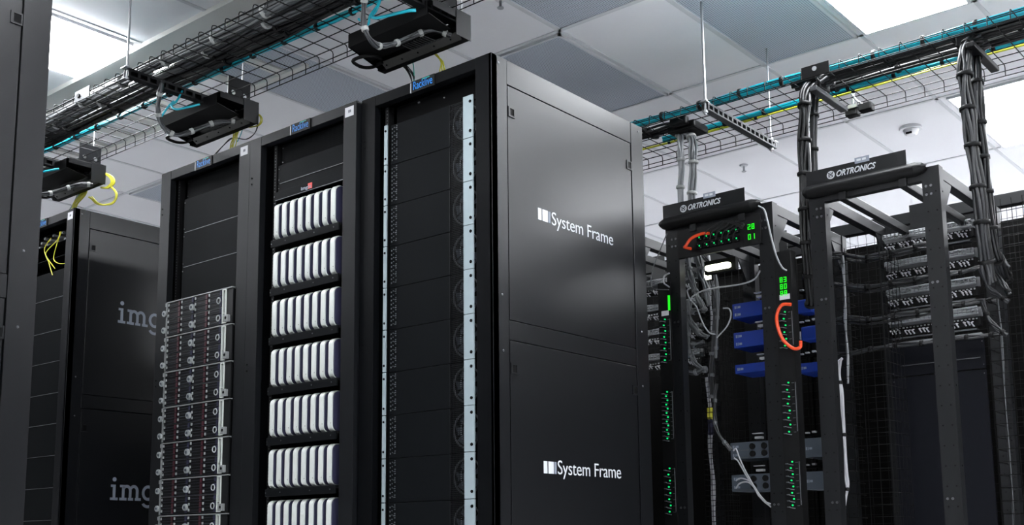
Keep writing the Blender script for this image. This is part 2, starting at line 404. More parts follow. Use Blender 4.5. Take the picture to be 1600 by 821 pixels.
sysv = text('System Frame', 1, -.006, 0, 1, .98)
for pts in (((841, 324.5), (841, 342.5), (862.3, 331), (958, 372), (862.3, 351)), ((850, 721), (850, 740), (871.8, 721), (970.5, 740), (871.8, 741.5))):
    ti, bi, tl, re, bl = [at(*q, X=-2.729) for q in pts]
    icon = MB(); y0 = ti.y; yw = .082
    for a, b, mi in ((0, .27, 0), (.36, .78, 0), (.85, .93, 1), (.97, 1.0, 1)):
        icon.box(-2.732, -2.7295, y0+a*yw, y0+b*yw, bi.z, ti.z, mi)
    r_three.part('logo_icon', icon, ['sign_white', 'sign_grey'], label='white barcode-like square mark')
    r_three.part('side_lettering', flat(sysv, 'S', -2.7307, tl.y, bl.z+.0, re.y-tl.y), 'sign_white', label='white lettering')
r_three.part('cross_bar', MB().box(-3.33, -2.85, Y3+.07, Y3+.09, 1.80, 1.885).box(-3.20, -3.19, Y3+.066, Y3+.07, 1.868, 1.874, 1).box(-3.05, -3.045, Y3+.066, Y3+.07, 1.85, 1.854, 1), ['dark', 'bright_port'])
# near left cabinet across the aisle
XN = -3.43
t = Thing('server_rack', 'near black cabinet side filling the left edge of the view', 'server rack', (XN-.37, 1.735-.54, FL))
t.part('shell', MB().box(XN-.74, XN-.015, .652, 1.733, FL, 1.93), 'black_paint')
side_panels(t, XN, .65, 1.735)

# ---- blanking panels
def blank(x0, x1, y, z0, z1, lab, grp, m='blank_paint', brk=True):
    t = Thing('blanking_panel', lab, 'blanking panel', ((x0+x1)/2, y, z0), grp)
    t.part('face_plate', MB().box(x0, x1, y, y+.012, z0+.0012, z1-.0012), m, bevel=.0012)
    if m == 'blank_paint': t.part('edge_highlight', MB().box(x0+.012, x1-.012, y-.0012, y, z0+.0008, z0+.0028), 'duct_grey')  # bright reflection along the lower edge, drawn as a thin pale strip
    for x in (x0+.008, x1-.008):
        for z in ((z0+.02, z1-.02) if z1-z0 > .06 else ((z0+z1)/2,)):
            t.part('screw', MB().disc((x, y-.001, z), 'Y', .003, .004, 8), 'screw')
    return t
g = 'blanking panels in the drive-server rack'
for i, (a, b) in enumerate(((1.597, 1.776), (1.414, 1.597), (1.234, 1.414))):
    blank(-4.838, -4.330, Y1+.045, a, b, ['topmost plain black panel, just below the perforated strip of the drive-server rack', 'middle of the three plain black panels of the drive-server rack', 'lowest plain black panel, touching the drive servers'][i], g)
blank(-4.838, -4.330, Y1+.060, 1.776, 1.884, 'perforated black panel topping the drive-server rack', g, 'perf_black')
g = 'blanking panels above the silver computers'
blank(-4.066, -3.578, Y1+.055, 1.777, 1.885, 'perforated black panel topping the silver computers rack', g, 'perf_black')
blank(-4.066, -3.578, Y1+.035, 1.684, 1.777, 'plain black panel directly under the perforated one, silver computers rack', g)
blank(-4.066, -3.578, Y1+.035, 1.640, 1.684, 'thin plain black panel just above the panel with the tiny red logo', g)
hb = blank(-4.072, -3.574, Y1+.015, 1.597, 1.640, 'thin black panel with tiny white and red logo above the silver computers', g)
hb.part('logo_lettering', flat(text('imgix', 1, .02), 'F', Y1+.014, -3.872, 1.609, .072, hgt=.020), ['sign_grey'])
hb.part('logo_red_box', MB().box(-3.825, -3.797, Y1+.0135, Y1+.015, 1.606, 1.632), 'badge_red')
g = 'blanking panels of the far left rack'
zs = [1.598, 1.433, 1.240, 1.058, .876, .70, .52, .34, .16, -.02]
for i in range(len(zs)-1):
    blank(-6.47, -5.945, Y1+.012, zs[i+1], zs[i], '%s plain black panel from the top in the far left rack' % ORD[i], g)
for z in (1.773, 1.684, 1.60):
    single('rack_shelf', 'thin black shelf in the far left rack, %s' % {1.773: 'highest of three', 1.684: 'middle of three', 1.60: 'lowest of three'}[z], 'shelf', MB().box(-6.47, -5.945, Y1+.02, Y1+.3, z-.004, z), 'blank_paint', 'shelves in the far left rack')
t = Thing('fibre_patch_panel', 'patch panel with bright connectors at the top of the far left rack', 'patch panel', (-6.2, Y1+.25, 1.775))
t.part('panel', MB().box(-6.46, -5.95, Y1+.10, Y1+.15, 1.775, 1.88), 'black_plastic')
for k in range(14):
    x = -6.40+.034*k; z = 1.80+.045*((k*7) % 3)/2
    t.part('connector', MB().box(x, x+.020, Y1+.07, Y1+.1, z, z+.012), 'bright_port')
for k, pp in enumerate((((94, 362), (90, 375), (72, 395), (76, 410), (82, 430)), ((96, 362), (88, 385), (84, 405), (92, 412), (104, 412)), ((104, 375), (107, 385), (106, 395)), ((80, 372), (70, 388), (73, 402), (86, 420)))):
    single('yellow_patch_cable', ['yellow cable sagging at the left inside the far left rack', 'yellow cable looping to the right inside the far left rack', 'short yellow cable at the right stile of the far left rack', 'outermost drooping yellow cable inside the far left rack'][k], 'cable', MB().tube(spline([at(*q, Y=Y1+.005) for q in pp]), .003, 6), 'yellow_cable', 'yellow cables in the far left rack')

# ---- drive servers (first rack)
SX0, SX1, SP = -4.876, -4.408, .1778
def drive_server(zt, lab):
    z0 = zt-SP+.002
    t = Thing('drive_server', lab, 'server', ((SX0+SX1)/2, Y1+.3, z0), 'drive-filled servers in the rack')
    t.part('chassis', MB().box(SX0+.006, SX1+.060, Y1-.002, Y1+.7, z0+.001, zt-.002), 'drive_face')
    t.part('top_trim', MB().box(SX0, SX1+.078, Y1-.014, Y1+.02, zt-.006, zt-.001), 'drive_edge')
    t.part('left_trim', MB().box(SX0-.001, SX0+.006, Y1-.014, Y1-.002, z0, zt-.006).box(SX0-.004, SX0+.010, Y1-.017, Y1-.012, zt-.024, zt-.006), 'drive_edge')
    br = MB().box(SX1, SX1+.005, Y1-.014, Y1-.002, z0+.002, zt-.006).box(SX1+.024, SX1+.029, Y1-.014, Y1-.008, z0+.002, zt-.006)
    br.box(SX1+.005, SX1+.024, Y1-.014, Y1-.006, z0+.002, z0+.007).box(SX1+.005, SX1+.024, Y1-.014, Y1-.006, zt-.011, zt-.006).box(SX1+.005, SX1+.024, Y1-.012, Y1-.006, z0+.05, z0+.053)
    t.part('ear_bracket', br, 'aluminium', label='bright steel ear bracket')
    t.part('ear_plate', MB().box(SX1+.032, SX1+.076, Y1-.008, Y1, z0+.002, zt-.006), 'rail_paint')
    la = t.part('latch', MB().box(SX1+.030, SX1+.058, Y1-.024, Y1-.006, z0+.006, z0+.040), 'drive_edge', bevel=.002)
    t.part('latch_hole', MB().disc((SX1+.044, Y1-.0245, z0+.024), 'Y', .007, .002, 10), 'dark', la)
    hh = (SP-.012)/2
    for h in range(2):
        zb = z0+.003+h*(hh+.003)
        t.part('divider', MB().box(SX0+.006, SX1, Y1-.006, Y1-.002, zb+hh-.001, zb+hh+.001), 'drive_edge')
        for r in range(3):
            for c in range(4):
                cw = (SX1-SX0-.010)/4; x = SX0+.008+c*cw; z = zb+r*hh/3; d = hh/3-.003
                mb = MB().box(x+.001, x+cw-.003, Y1-.009, Y1-.001, z, z+d, 0)
                mb.box(x+.001, x+cw-.004, Y1-.0098, Y1-.009, z, z+.0009, 3)
                mb.box(x+cw-.022, x+cw-.007, Y1-.0115, Y1-.009, z+.001, z+d-.001, 1 if c in (0, 2) else 4)
                mb.box(x+.004, x+.014, Y1-.0125, Y1-.009, z+d*.35, z+d*.85, 2)
                mb.box(x+.022, x+cw-.026, Y1-.0100, Y1-.009, z+d*.52, z+d*.56, 3)
                t.part('drive_tray', mb, ['drive_face', 'drive_red', 'clear_tab', 'device_grey', 'navy_shade'])
        zc = zb+hh*.34
        t.part('thumb_tab', MB().tube([(SX0-.010, Y1-.022, zc), (SX0-.010, Y1-.014, zc)], .015, 14).disc((SX0-.010, Y1-.0235, zc), 'Y', .006, .003, 10, 1), ['clear_tab', 'device_grey'])
        t.part('thumb_tab', MB().tube([(-4.650, Y1-.022, zc), (-4.650, Y1-.010, zc)], .016, 14).disc((-4.650, Y1-.0235, zc), 'Y', .007, .003, 10, 1), ['clear_tab', 'device_grey'])
        t.part('pull_ring', MB().ring((SX1-.020, Y1-.020, zc), 'Y', .0135, .0028, 16), 'clear_tab')
    return t
zt = 1.231; first = drive_server(zt, 'drive-filled server at the top of the stack in its rack')
for i in range(1, 7):
    dup(first.o, (0, 0, -SP*1.004*i), 'drive-filled server, %s down its stack' % ORD[i] if i < 6 else 'drive-filled server cut by the bottom edge, lowest of its stack')

# ---- silver computers on shelves (second rack)
def rounded(y0, y1, z0, z1, r, n=5):
    P = []
    for cy, cz, a in ((y1-r, z1-r, 0), (y0+r, z1-r, 90), (y0+r, z0+r, 180), (y1-r, z0+r, 270)):
        P += arc(cy, cz, r, r, a, a+90, n)
    return P
def mini(x, zb, lab):
    t = Thing('mini_computer', lab, 'computer', (x+.0165, Y1+.1, zb), 'upright silver mini computers on the rack shelves')
    o = t.part('casing', MB().prism(rounded(Y1-.004, Y1+.190, zb, zb+.178, .030), 'X', x, x+.0265, 0, True), 'aluminium', bevel=.002)
    t.part('shaded_side', MB().prism(rounded(Y1+.002, Y1+.186, zb+.003, zb+.174, .027), 'X', x+.026, x+.0335), 'navy_shade')  # side of the casing in shade, the shade put into a navy colour
    t.part('indicator_hole', MB().disc((x+.022, Y1-.0045, zb+.035), 'Y', .0016, .002, 8), 'dark')
    return t
ROWS = ['top', 'second', 'third', 'fourth', 'fifth', 'sixth', 'lowest']
MX0, MPX, MZ, MPZ = -4.040, .0562, 1.402, .2288
def shelf(zb, lab):
    t = Thing('equipment_shelf', lab, 'shelf', (-3.83, Y1+.1, zb-.04), 'black shelves under the silver computers')
    t.part('tray', MB().box(-4.056, -3.588, Y1+.0, Y1+.24, zb-.012, zb-.001), 'black_plastic')
    t.part('front_lip', MB().box(-4.056, -3.588, Y1-.008, Y1+.0, zb-.036, zb-.001), 'blank_paint', bevel=.002)
    for x in (-3.588, -4.067):
        t.part('end_bracket', MB().prism([(Y1+.03, zb-.001), (Y1+.06, zb+.05), (Y1+.09, zb+.19), (Y1+.24, zb+.19), (Y1+.24, zb-.001)], 'X', x, x+.008), 'black_plastic')
    for x in (-4.05, -3.95, -3.75, -3.62):
        t.part('screw', MB().disc((x, Y1-.0085, zb-.018), 'Y', .003, .003, 8), 'screw')
    t.part('divider', MB().box(-4.04, -3.60, Y1+.19, Y1+.20, zb, zb+.15), 'dark')
    return t
sh = shelf(MZ, 'black shelf carrying the top row of silver computers')
m0 = mini(MX0, MZ, 'upright silver computer, leftmost in the top row')
SIDE = ['leftmost', 'second from the left', 'third from the left', 'fourth from the left', 'fourth from the right', 'third from the right', 'second from the right', 'rightmost']
for r in range(7):
    if r: dup(sh.o, (0, 0, -MPZ*r), 'black shelf carrying the %s row of silver computers' % ROWS[r])
    for c in range(8):
        if r or c: dup(m0.o, (MPX*c, 0, -MPZ*r), 'upright silver computer, %s in the %s row' % (SIDE[c], ROWS[r]))

# ---- fan-sided servers (third rack)
def fan_server(zt, lab):
    P = .1795; z0 = zt-P; yf = Y3+.030
    t = Thing('fan_server', lab, 'server', (-3.09, Y3+.3, z0), 'flat black servers with a fan at the right')
    t.part('face_plate', MB().box(-3.327, -2.982, yf, yf+.01, z0+.001, zt-.001), 'blank_paint', bevel=.001)
    t.part('chassis', MB().box(-3.327, -2.835, yf+.03, yf+.7, z0+.002, zt-.002), 'dark')
    v = MB()
    for k in range(9):
        zz = z0+.018+k*.0175
        v.box(-3.318, -3.313, yf-.002, yf, zz, zz+.006); v.box(-3.306, -3.302, yf-.002, yf, zz+.005, zz+.009)
        if k % 2 == 0: v.box(-3.296, -3.286, yf-.002, yf, zz+.002, zz+.006)
        v.box(-3.291, -3.286, yf-.002, yf, zz+.010, zz+.0145)
    t.part('port_strip', v, 'grey_cable')
    t.part('left_ear', MB().box(-3.348, -3.331, Y3+.012, Y3+.018, z0+.002, zt-.002), 'zinc')
    e = t.part('right_ear', MB().box(-2.880, -2.832, Y3+.004, Y3+.010, z0+.0015, zt-.0015), 'zinc', label='pale zinc strip')
    t.part('ear_fold', MB().box(-2.884, -2.879, Y3+.004, Y3+.06, z0+.0015, zt-.0015), 'zinc', e)
    for z in (z0+.028, zt-.028):
        t.part('ear_screw', MB().disc((-2.845, Y3+.003, z), 'Y', .0065, .003, 10), 'dark', e)
        t.part('ear_screw', MB().disc((-3.339, Y3+.011, z), 'Y', .005, .003, 10), 'dark')
    gx0, gx1, gz0, gz1 = -2.980, -2.884, z0+.003, zt-.003; cx, cz = -2.902, (z0+zt)/2
    gr = MB()
    n = 13
    for i in range(n+1): x = gx0+(gx1-gx0)*i/n; gr.box(x-.0008, x+.0008, yf, yf+.0015, gz0, gz1)
    for i in range(24): z = gz0+(gz1-gz0)*i/23; gr.box(gx0, gx1, yf, yf+.0015, z-.0008, z+.0008)
    gr.box(gx0-.002, gx0+.001, yf-.003, yf+.004, gz0, gz1)
    t.part('fan_grille', gr, 'rail_paint')
    f = t.part('fan', MB().ring((cx, yf+.012, cz), 'Y', .070, .004, 32, 0, 5), 'grey_cable', label='round fan behind the grille')
    fb = MB().disc((cx, yf+.02, cz), 'Y', .022, .02, 16)
    for k in range(7):
        a = 2*math.pi*k/7; b = a+.55
        fb.add([(cx+.02*math.cos(a), yf+.014, cz+.02*math.sin(a)), (cx+.064*math.cos(a+.15), yf+.012, cz+.064*math.sin(a+.15)), (cx+.064*math.cos(b+.15), yf+.026, cz+.064*math.sin(b+.15)), (cx+.02*math.cos(b), yf+.026, cz+.02*math.sin(b))], [(0, 1, 2, 3)])
    t.part('fan_blades', fb, 'device_grey', f)
    sp = MB()
    for k in range(9): sp.box(cx-.030+.003*abs(k-4)/2, cx-.025+.003*abs(k-4)/2, yf+.004, yf+.006, cz-.035+k*.0085, cz-.032+k*.0085)
    t.part('terminal_row', sp, 'bright_port', f)
    return t
ff = fan_server(1.790, 'flat black server with round fan, topmost of its rack')
for i in range(1, 10):
    dup(ff.o, (0, 0, -.1795*i), 'flat black server with round fan, %s from the top of its rack' % ORD[i])

# ================================================================ cable things
def bundle(name, lab, cat, path, R, n, m, sr=None, tie=None, tm='black_plastic', grp=None, k=6, extra=None, seed=1, aspect=1):
    rnd = random.Random(seed); pts = spline(path, k); loc = min(pts, key=lambda q: q.z)
    t = Thing(name, lab, cat, loc, grp); sr = sr or R/math.sqrt(n)*.95
    frames = []; a = None
    for i, p in enumerate(pts):
        d = (pts[min(i+1, len(pts)-1)]-pts[max(i-1, 0)]).normalized()
        if a is None: a = d.orthogonal().normalized() if abs(d.z) > .8 else d.cross(Vector((0, 0, 1))).normalized()
        a = (a-d*a.dot(d)).normalized(); frames.append((p, a, d.cross(a)))
    mats = [m]+(extra or [])
    mb = MB()
    for j in range(n):
        rr = (R-sr)*math.sqrt((j+.3)/n); th = j*2.399963
        amp = sr*.5; ph = rnd.random()*6.28
        mb.tube([p+a*(rr*math.cos(th)+amp*math.sin(i*.7+ph))*aspect+b*(rr*math.sin(th)+amp*math.cos(i*.5+ph)) for i, (p, a, b) in enumerate(frames)], sr, 6, (j % len(mats)))
    t.part('strands', mb, mats)
    if tie:
        acc = tie/2; nxt = 0; L = 0
        for i in range(1, len(pts)):
            seg = (pts[i]-pts[i-1]).length
            L += seg
            if L >= nxt+acc:
                nxt = L; acc = tie; p, a, b = frames[i]; d = (pts[i]-pts[i-1]).normalized()
                tb = MB().tube([p-d*.009, p-d*.007, p+d*.007, p+d*.009], [R*1.02, R*1.12, R*1.12, R*1.02], 12)
                if aspect != 1: tb.xf(lambda v, p=p, a=a: v + a*((v-p).dot(a)*(aspect-1)))
                t.part('tie', tb, tm)
    return t
def cable(name, lab, pts, r, m, grp=None, k=6, cat='cable'):
    return single(name, lab, cat, MB().tube(spline(pts, k), r, 6), m, grp)

# ================================================================ wire cable trays (open side down)
ZT, ZB = 2.342, 2.287
def tray(x0, x1, yn, yf, lab):
    t = Thing('wire_cable_tray', lab, 'cable tray', ((x0+x1)/2, (yn+yf)/2, ZB))
    r = .0026
    tr = MB(); n = int((x1-x0)/.1)+1
    for i in range(n):
        x = x0+.03+.1*i
        c = .014
        tr.tube([(x, yn, ZB), (x, yn, ZT-c), (x, yn+.004, ZT-.004), (x, yn+c, ZT), (x, yf-c, ZT), (x, yf-.004, ZT-.004), (x, yf, ZT-c), (x, yf, ZB)], r, 6)
    t.part('cross_wires', tr, 'black_wire')
    lw = MB(); wd_ = yf-yn; m = round((wd_-.05)/.1)
    for y in [yn+.028+(wd_-.056)*j/m for j in range(m+1)]: lw.tube([(x0, y, ZT-.005), (x1, y, ZT-.005)], r, 6)
    for y in (yn-.005, yf+.005):
        for z in (ZB, (ZB+ZT)/2-.002): lw.tube([(x0, y, z), (x1, y, z)], r, 6)
    t.part('long_wires', lw, 'black_wire')
    return t
LN, LF, RN, RF = 2.805, 3.350, 5.03, 5.645
tray(-8.6, -1.6, LN, LF, 'black wire cable tray hanging over the front racks at the left')
tray(-4.9, -.3, RN, RF, 'black wire cable tray hanging over the open frames at the right')
CT = ZT+.004
def yl(px, py, Z=CT): return at(px, py, Z=Z)
# cables lying in the left tray
gp = 'cables lying in the near tray'
def trayrun(x0, x1, y, z, seed, step=.45, wob=.01):
    rnd = random.Random(seed); n = max(3, int((x1-x0)/step)); return [(x0+(x1-x0)*i/n, y+rnd.uniform(-wob, wob), z+rnd.uniform(0, .006)) for i in range(n+1)]
bundle('cable_bundle', 'grey cable bundle nearest the bright ceiling in the near tray', 'cable bundle', trayrun(-8.4, -1.8, 2.935, CT+.030, 1), .030, 12, 'grey_cable', tie=.32, tm='white_tie', grp=gp, seed=3, extra=['dark_grey_cable', 'grey_cable'])
bundle('cable_bundle', 'dark grey cable bundle beside the white-tied one in the near tray', 'cable bundle', trayrun(-8.4, -1.8, 3.000, CT+.028, 2), .028, 10, 'dark_grey_cable', tie=.40, tm='white_tie', grp=gp, seed=4, extra=['grey_cable'])
bundle('cable_bundle', 'black cable bundle along the middle of the near tray', 'cable bundle', trayrun(-8.4, -1.8, 3.060, CT+.032, 3), .032, 12, 'black_cable', tie=.45, grp=gp, seed=5)
bundle('cable_bundle', 'black cable bundle touching the teal cables in the near tray', 'cable bundle', trayrun(-8.4, -1.8, 3.115, CT+.024, 4), .024, 8, 'black_cable', tie=.40, grp=gp, seed=6)
bundle('cable_bundle', 'thin teal cable bundle along the near tray', 'cable bundle', trayrun(-8.4, -1.8, 3.160, CT+.016, 5, wob=.005), .0165, 5, 'teal_cable', tie=.22, grp=gp, seed=7)
# cables in the right tray
gp = 'cables lying in the far tray'
bundle('cable_bundle', 'teal cable bundle along the near edge of the far tray', 'cable bundle', trayrun(-4.8, -.4, 5.172, CT+.024, 6, wob=.008), .025, 9, 'teal_cable', tie=.24, grp=gp, seed=8)
bundle('cable_bundle', 'teal cable bundle in the middle of the far tray beside yellow cables', 'cable bundle', trayrun(-3.35, -.4, 5.465, CT+.020, 7, wob=.006), .018, 7, 'teal_cable', tie=.24, grp=gp, seed=9)
bundle('cable_bundle', 'thin yellow cable bundle along the middle of the far tray', 'cable bundle', trayrun(-4.8, -.4, 5.502, CT+.010, 8, wob=.004), .009, 4, 'yellow_cable', tie=.5, grp=gp, seed=10)
for i, (y, x0, R, lab) in enumerate(((5.235, -2.42, .028, 'black cable bundle beside the near-edge teal one in the far tray'), (5.300, -2.42, .028, 'black cable bundle in the middle of the far tray, left of a paler one'), (5.415, -2.42, .028, 'black cable bundle against the middle teal one in the far tray'))):
    bundle('cable_bundle', lab, 'cable bundle', trayrun(x0, -.4, y, CT+R, 20+i), R, 10, 'black_cable', tie=.3, grp=gp, seed=11+i)
bundle('cable_bundle', 'extra black cable bundle heaped at the right end of the far tray', 'cable bundle', trayrun(-1.5, -.4, 5.36, CT+.06, 31), .035, 10, 'black_cable', tie=.3, grp=gp, seed=15)
bundle('cable_bundle', 'dark cables fanning out in the far tray behind the tall cabinet corner', 'cable bundle', [(-4.6, 5.3, CT+.02), (-3.9, 5.3, CT+.02), (-3.35, 5.32, CT+.02), (-3.13, 5.33, CT+.02), (-3.08, 5.33, CT-.03)], .022, 8, 'dark_grey_cable', tie=.3, grp=gp, seed=16, aspect=4.0)

# trapeze hangers: rods and slotted channel
def rod(px, py_top, py_bot, Z0, lab, Zt=CE):
    p = at(px, py_bot, Z=Z0)
    t = Thing('threaded_rod', lab, 'hanger rod', (p.x, p.y, Z0-.03), 'steel hanger rods of the cable trays')
    t.part('rod', MB().tube([(p.x, p.y, Z0-.03), (p.x, p.y, Zt)], .0055, 8), 'steel')
    t.part('nut', MB().tube([(p.x, p.y, Z0-.014), (p.x, p.y, Z0-.004)], .011, 6).tube([(p.x, p.y, Z0+.014), (p.x, p.y, Z0+.024)], .011, 6), 'steel')
    return p
def channel(x, y0, y1, z, lab, grp='slotted tray support channels', m='rail_paint'):
    t = Thing('support_channel', lab, 'support channel', (x, (y0+y1)/2, z-.04), grp)
    mb = MB().box(x-.020, x+.020, y0, y1, z-.004, z).box(x-.020, x-.017, y0, y1, z-.042, z-.004)
    mb.box(x+.017, x+.020, y0, y1, z-.042, z-.034).box(x+.017, x+.020, y0, y1, z-.012, z-.004)
    k = int((y1-y0)/.05)
    for i in range(k+1): yy = y0+(y1-y0-.014)*i/k; mb.box(x+.017, x+.020, yy, yy+.014, z-.034, z-.012)
    mb.box(x-.017, x+.017, y0, y1, z-.042, z-.040)
    t.part('channel', mb, m)
    t.part('washer', MB().box(x-.02, x+.02, y0-.02, y0+.02, z, z+.004).box(x-.02, x+.02, y1-.02, y1+.02, z, z+.004), 'steel')
for i, (x, rpx) in enumerate(((-4.66, 213), (-3.10, 0), (-6.14, 0))):
    channel(x, 2.74, 3.42, ZB-.006, ['slotted black channel under the near tray, its middle hanger', 'slotted black channel under the near tray at the top edge', 'slotted black channel under the near tray beside the left cabinet'][i])
    for j, y in enumerate((2.745, 3.415)):
        t = Thing('threaded_rod', '%s hanger rod of the near tray at its %s' % (('near', 'far')[j], ('middle hanger', 'hanger by the top edge', 'leftmost hanger')[i]), 'hanger rod', (x, y, ZB-.06), 'steel hanger rods of the cable trays')
        t.part('rod', MB().tube([(x, y, ZB-.06), (x, y, CE)], .0055, 8), 'steel')
        t.part('nut', MB().tube([(x, y, ZB-.058), (x, y, ZB-.048)], .011, 6).tube([(x, y, ZB), (x, y, ZB+.01)], .011, 6), 'steel')
channel(-2.775, 4.95, 5.73, ZB-.004, 'slotted grey channel crossing under the far tray', m='channel_grey')
for j, y in enumerate((4.955, 5.70)):
    t = Thing('threaded_rod', ('thick near hanger rod of the far tray left of centre', 'thin far hanger rod of the far tray')[j], 'hanger rod', (-2.775, y, ZB-.07), 'steel hanger rods of the cable trays')
    t.part('rod', MB().tube([(-2.775, y, ZB-.07), (-2.775, y, CE)], .0075 if j == 0 else .005, 8), 'steel')
    t.part('nut', MB().tube([(-2.775, y, ZB-.06), (-2.775, y, ZB-.046)], .014, 6).tube([(-2.775, y, ZB+.002), (-2.775, y, ZB+.014)], .014, 6), 'steel')

# ================================================================ fibre enclosures hung under the near tray
def enclosure(xl, xr, lab):
    yn, yf, z0, z1 = 3.165, 3.390, 2.150, 2.262
    t = Thing('hanging_patch_enclosure', lab, 'patch enclosure', ((xl+xr)/2, (yn+yf)/2, z0), 'black patch enclosures hung under the near tray')
    side = [(yn, 2.200), (yn+.10, 2.178), (yf-.045, 2.160), (yf-.045, z0), (yf, z0), (yf, z1), (yn, z1)]
    h = MB().box(xl, xr-.02, yn, yf-.02, z1-.003, z1).prism(side, 'X', xl, xl+.003)
    h.box(xl+.003, xr-.04, yn, yn+.003, 2.200, z1-.003)
    h.add([(xl+.003, yn+.003, 2.203), (xr-.03, yn+.003, 2.203), (xr-.03, yf-.09, 2.180), (xl+.003, yf-.09, 2.180), (xl+.003, yn+.003, 2.206), (xr-.03, yn+.003, 2.206), (xr-.03, yf-.09, 2.183), (xl+.003, yf-.09, 2.183)], [(3, 2, 1, 0), (4, 5, 6, 7), (0, 1, 5, 4), (2, 3, 7, 6), (1, 2, 6, 5), (3, 0, 4, 7)])
    t.part('housing', h, 'black_plastic')
    e = MB().box(xr-.003, xr, yf-.085, yf+.008, z0, z1+.006).box(xr-.006, xr-.003, yn, yf-.085, z1-.034, z1-.003)
    t.part('end_plate', e, 'rail_paint', bevel=.001)
    t.part('front_rail', MB().box(xl, xr-.003, yf-.030, yf-.006, z0, z0+.010).box(xl, xr-.003, yf-.006, yf, z0, z1-.003), 'black_plastic')
    pm = MB()
    pm.add([(xl+.04, yf-.030, z0+.001), (xr-.02, yf-.030, z0+.001), (xr-.02, yf-.062, z0+.022), (xl+.04, yf-.062, z0+.022), (xl+.04, yf-.028, z0+.006), (xr-.02, yf-.028, z0+.006), (xr-.02, yf-.060, z0+.027), (xl+.04, yf-.060, z0+.027)], [(0, 1, 2, 3), (7, 6, 5, 4), (0, 4, 5, 1), (2, 6, 7, 3), (1, 5, 6, 2), (3, 7, 4, 0)])
    for k in range(5): x = xl+.06+(xr-xl-.13)*k/4; pm.disc((x, yf-.046, z0+.010), 'Z', .004, .004, 8, 1)
    t.part('patch_strip', pm, ['strip_metal', 'dark'])
    for k in range(9):
        x = xr-.24+.017*k
        t.part('thin_lead', MB().tube(spline([(x-.05, yf-.12, z0+.025), (x-.02, yf-.085, z0+.010), (x, yf-.060, z0+.022)], 4), .0022, 5), 'dark_grey_cable')
    hp = [at(a, b, Z=2.172) for a, b in ((596, 92), (584, 88), (568, 88), (552, 94), (554, 99), (566, 105), (582, 105), (598, 97))]
    t.part('handle', MB().tube(spline([(q.x+3.555+xl, q.y, q.z) for q in hp], 3), .008, 6), 'black_plastic')
    px = xr-.115
    t.part('hanger_plate', MB().holeplate([(3.285, 3.355, z1+.035, z1+.105, .013), (3.355, 3.425, z1+.035, z1+.105, .013)], 'X', px, px+.003).box(px, px+.003, 3.285, 3.425, z1+.105, z1+.15).box(px, px+.003, 3.285, 3.425, z1, z1+.035), 'black_paint')
    t.part('mounting_flange', MB().box(px-.03, xr-.01, 3.20, 3.38, z1, z1+.004), 'black_plastic')
    return t
ENC = [(-3.555, -3.030, 'hanging black patch enclosure above the tallest-looking rack, at the top edge'), (-5.02, -4.495, 'hanging black patch enclosure above the drive-server rack'), (-6.48, -5.955, 'hanging black patch enclosure partly behind the left cabinet')]
for e in ENC: enclosure(*e)
gg = 'grey cable trunks looping under the hanging enclosures'
def trunk(pp, lab): bundle('looping_cable_bundle', lab, 'cable bundle', [at(x, y, Y=Y) for x, y, Y in pp], .014, 8, 'grey_cable', tie=.105, tm='white_tie', grp=gg, seed=21, extra=['dark_grey_cable'])
trunk(((572, -22, 2.90), (569, 5, 2.92), (568, 32, 2.94), (575, 57, 2.96), (592, 72, 3.04), (612, 70, 3.12), (640, 59, 3.20), (675, 47, 3.27), (705, 55, 3.33)), 'white-tied grey cable trunk looping under the enclosure at the top edge')
trunk(((254, 128, 2.88), (249, 150, 2.90), (247, 172, 2.92), (252, 194, 2.95), (268, 209, 3.00), (286, 210, 3.06), (315, 199, 3.14), (345, 190, 3.22), (368, 191, 3.28)), 'white-tied grey cable trunk looping under the enclosure above the drive-server rack')
trunk(((40, 285, 2.92), (55, 302, 2.97), (75, 303, 3.04), (98, 296, 3.12), (125, 289, 3.20), (145, 289, 3.26)), 'grey cable trunk emerging from behind the near left cabinet')
for i, pp in enumerate((((598, -12, 3.1), (588, 15, 3.05), (580, 25, 3.03), (590, 28, 3.05), (615, 22, 3.08), (638, 17, 3.10), (650, 16, 3.12)), ((560, 30, 3.0), (575, 38, 3.0), (578, 25, 3.0), (590, 10, 3.05)),
                        ((285, 142, 3.05), (276, 158, 3.0), (268, 165, 2.98), (275, 171, 2.98), (292, 168, 3.0), (312, 163, 3.04)), ((252, 182, 2.96), (262, 168, 2.98), (272, 158, 3.0)), ((62, 270, 3.0), (80, 266, 3.03), (92, 264, 3.06)))):
    cable('teal_patch_cable', ['thick teal cable curving into the enclosure at the top edge', 'short teal cable rising left of the enclosure at the top edge', 'teal cable curving into the enclosure above the drive-server rack', 'teal cable slanting down left of the enclosure above the drive-server rack', 'short teal cable entering the enclosure beside the left cabinet'][i], [at(x, y, Y=Y) for x, y, Y in pp], .0075 if i == 0 else .0055, 'teal_cable', 'teal cables feeding the hanging enclosures')
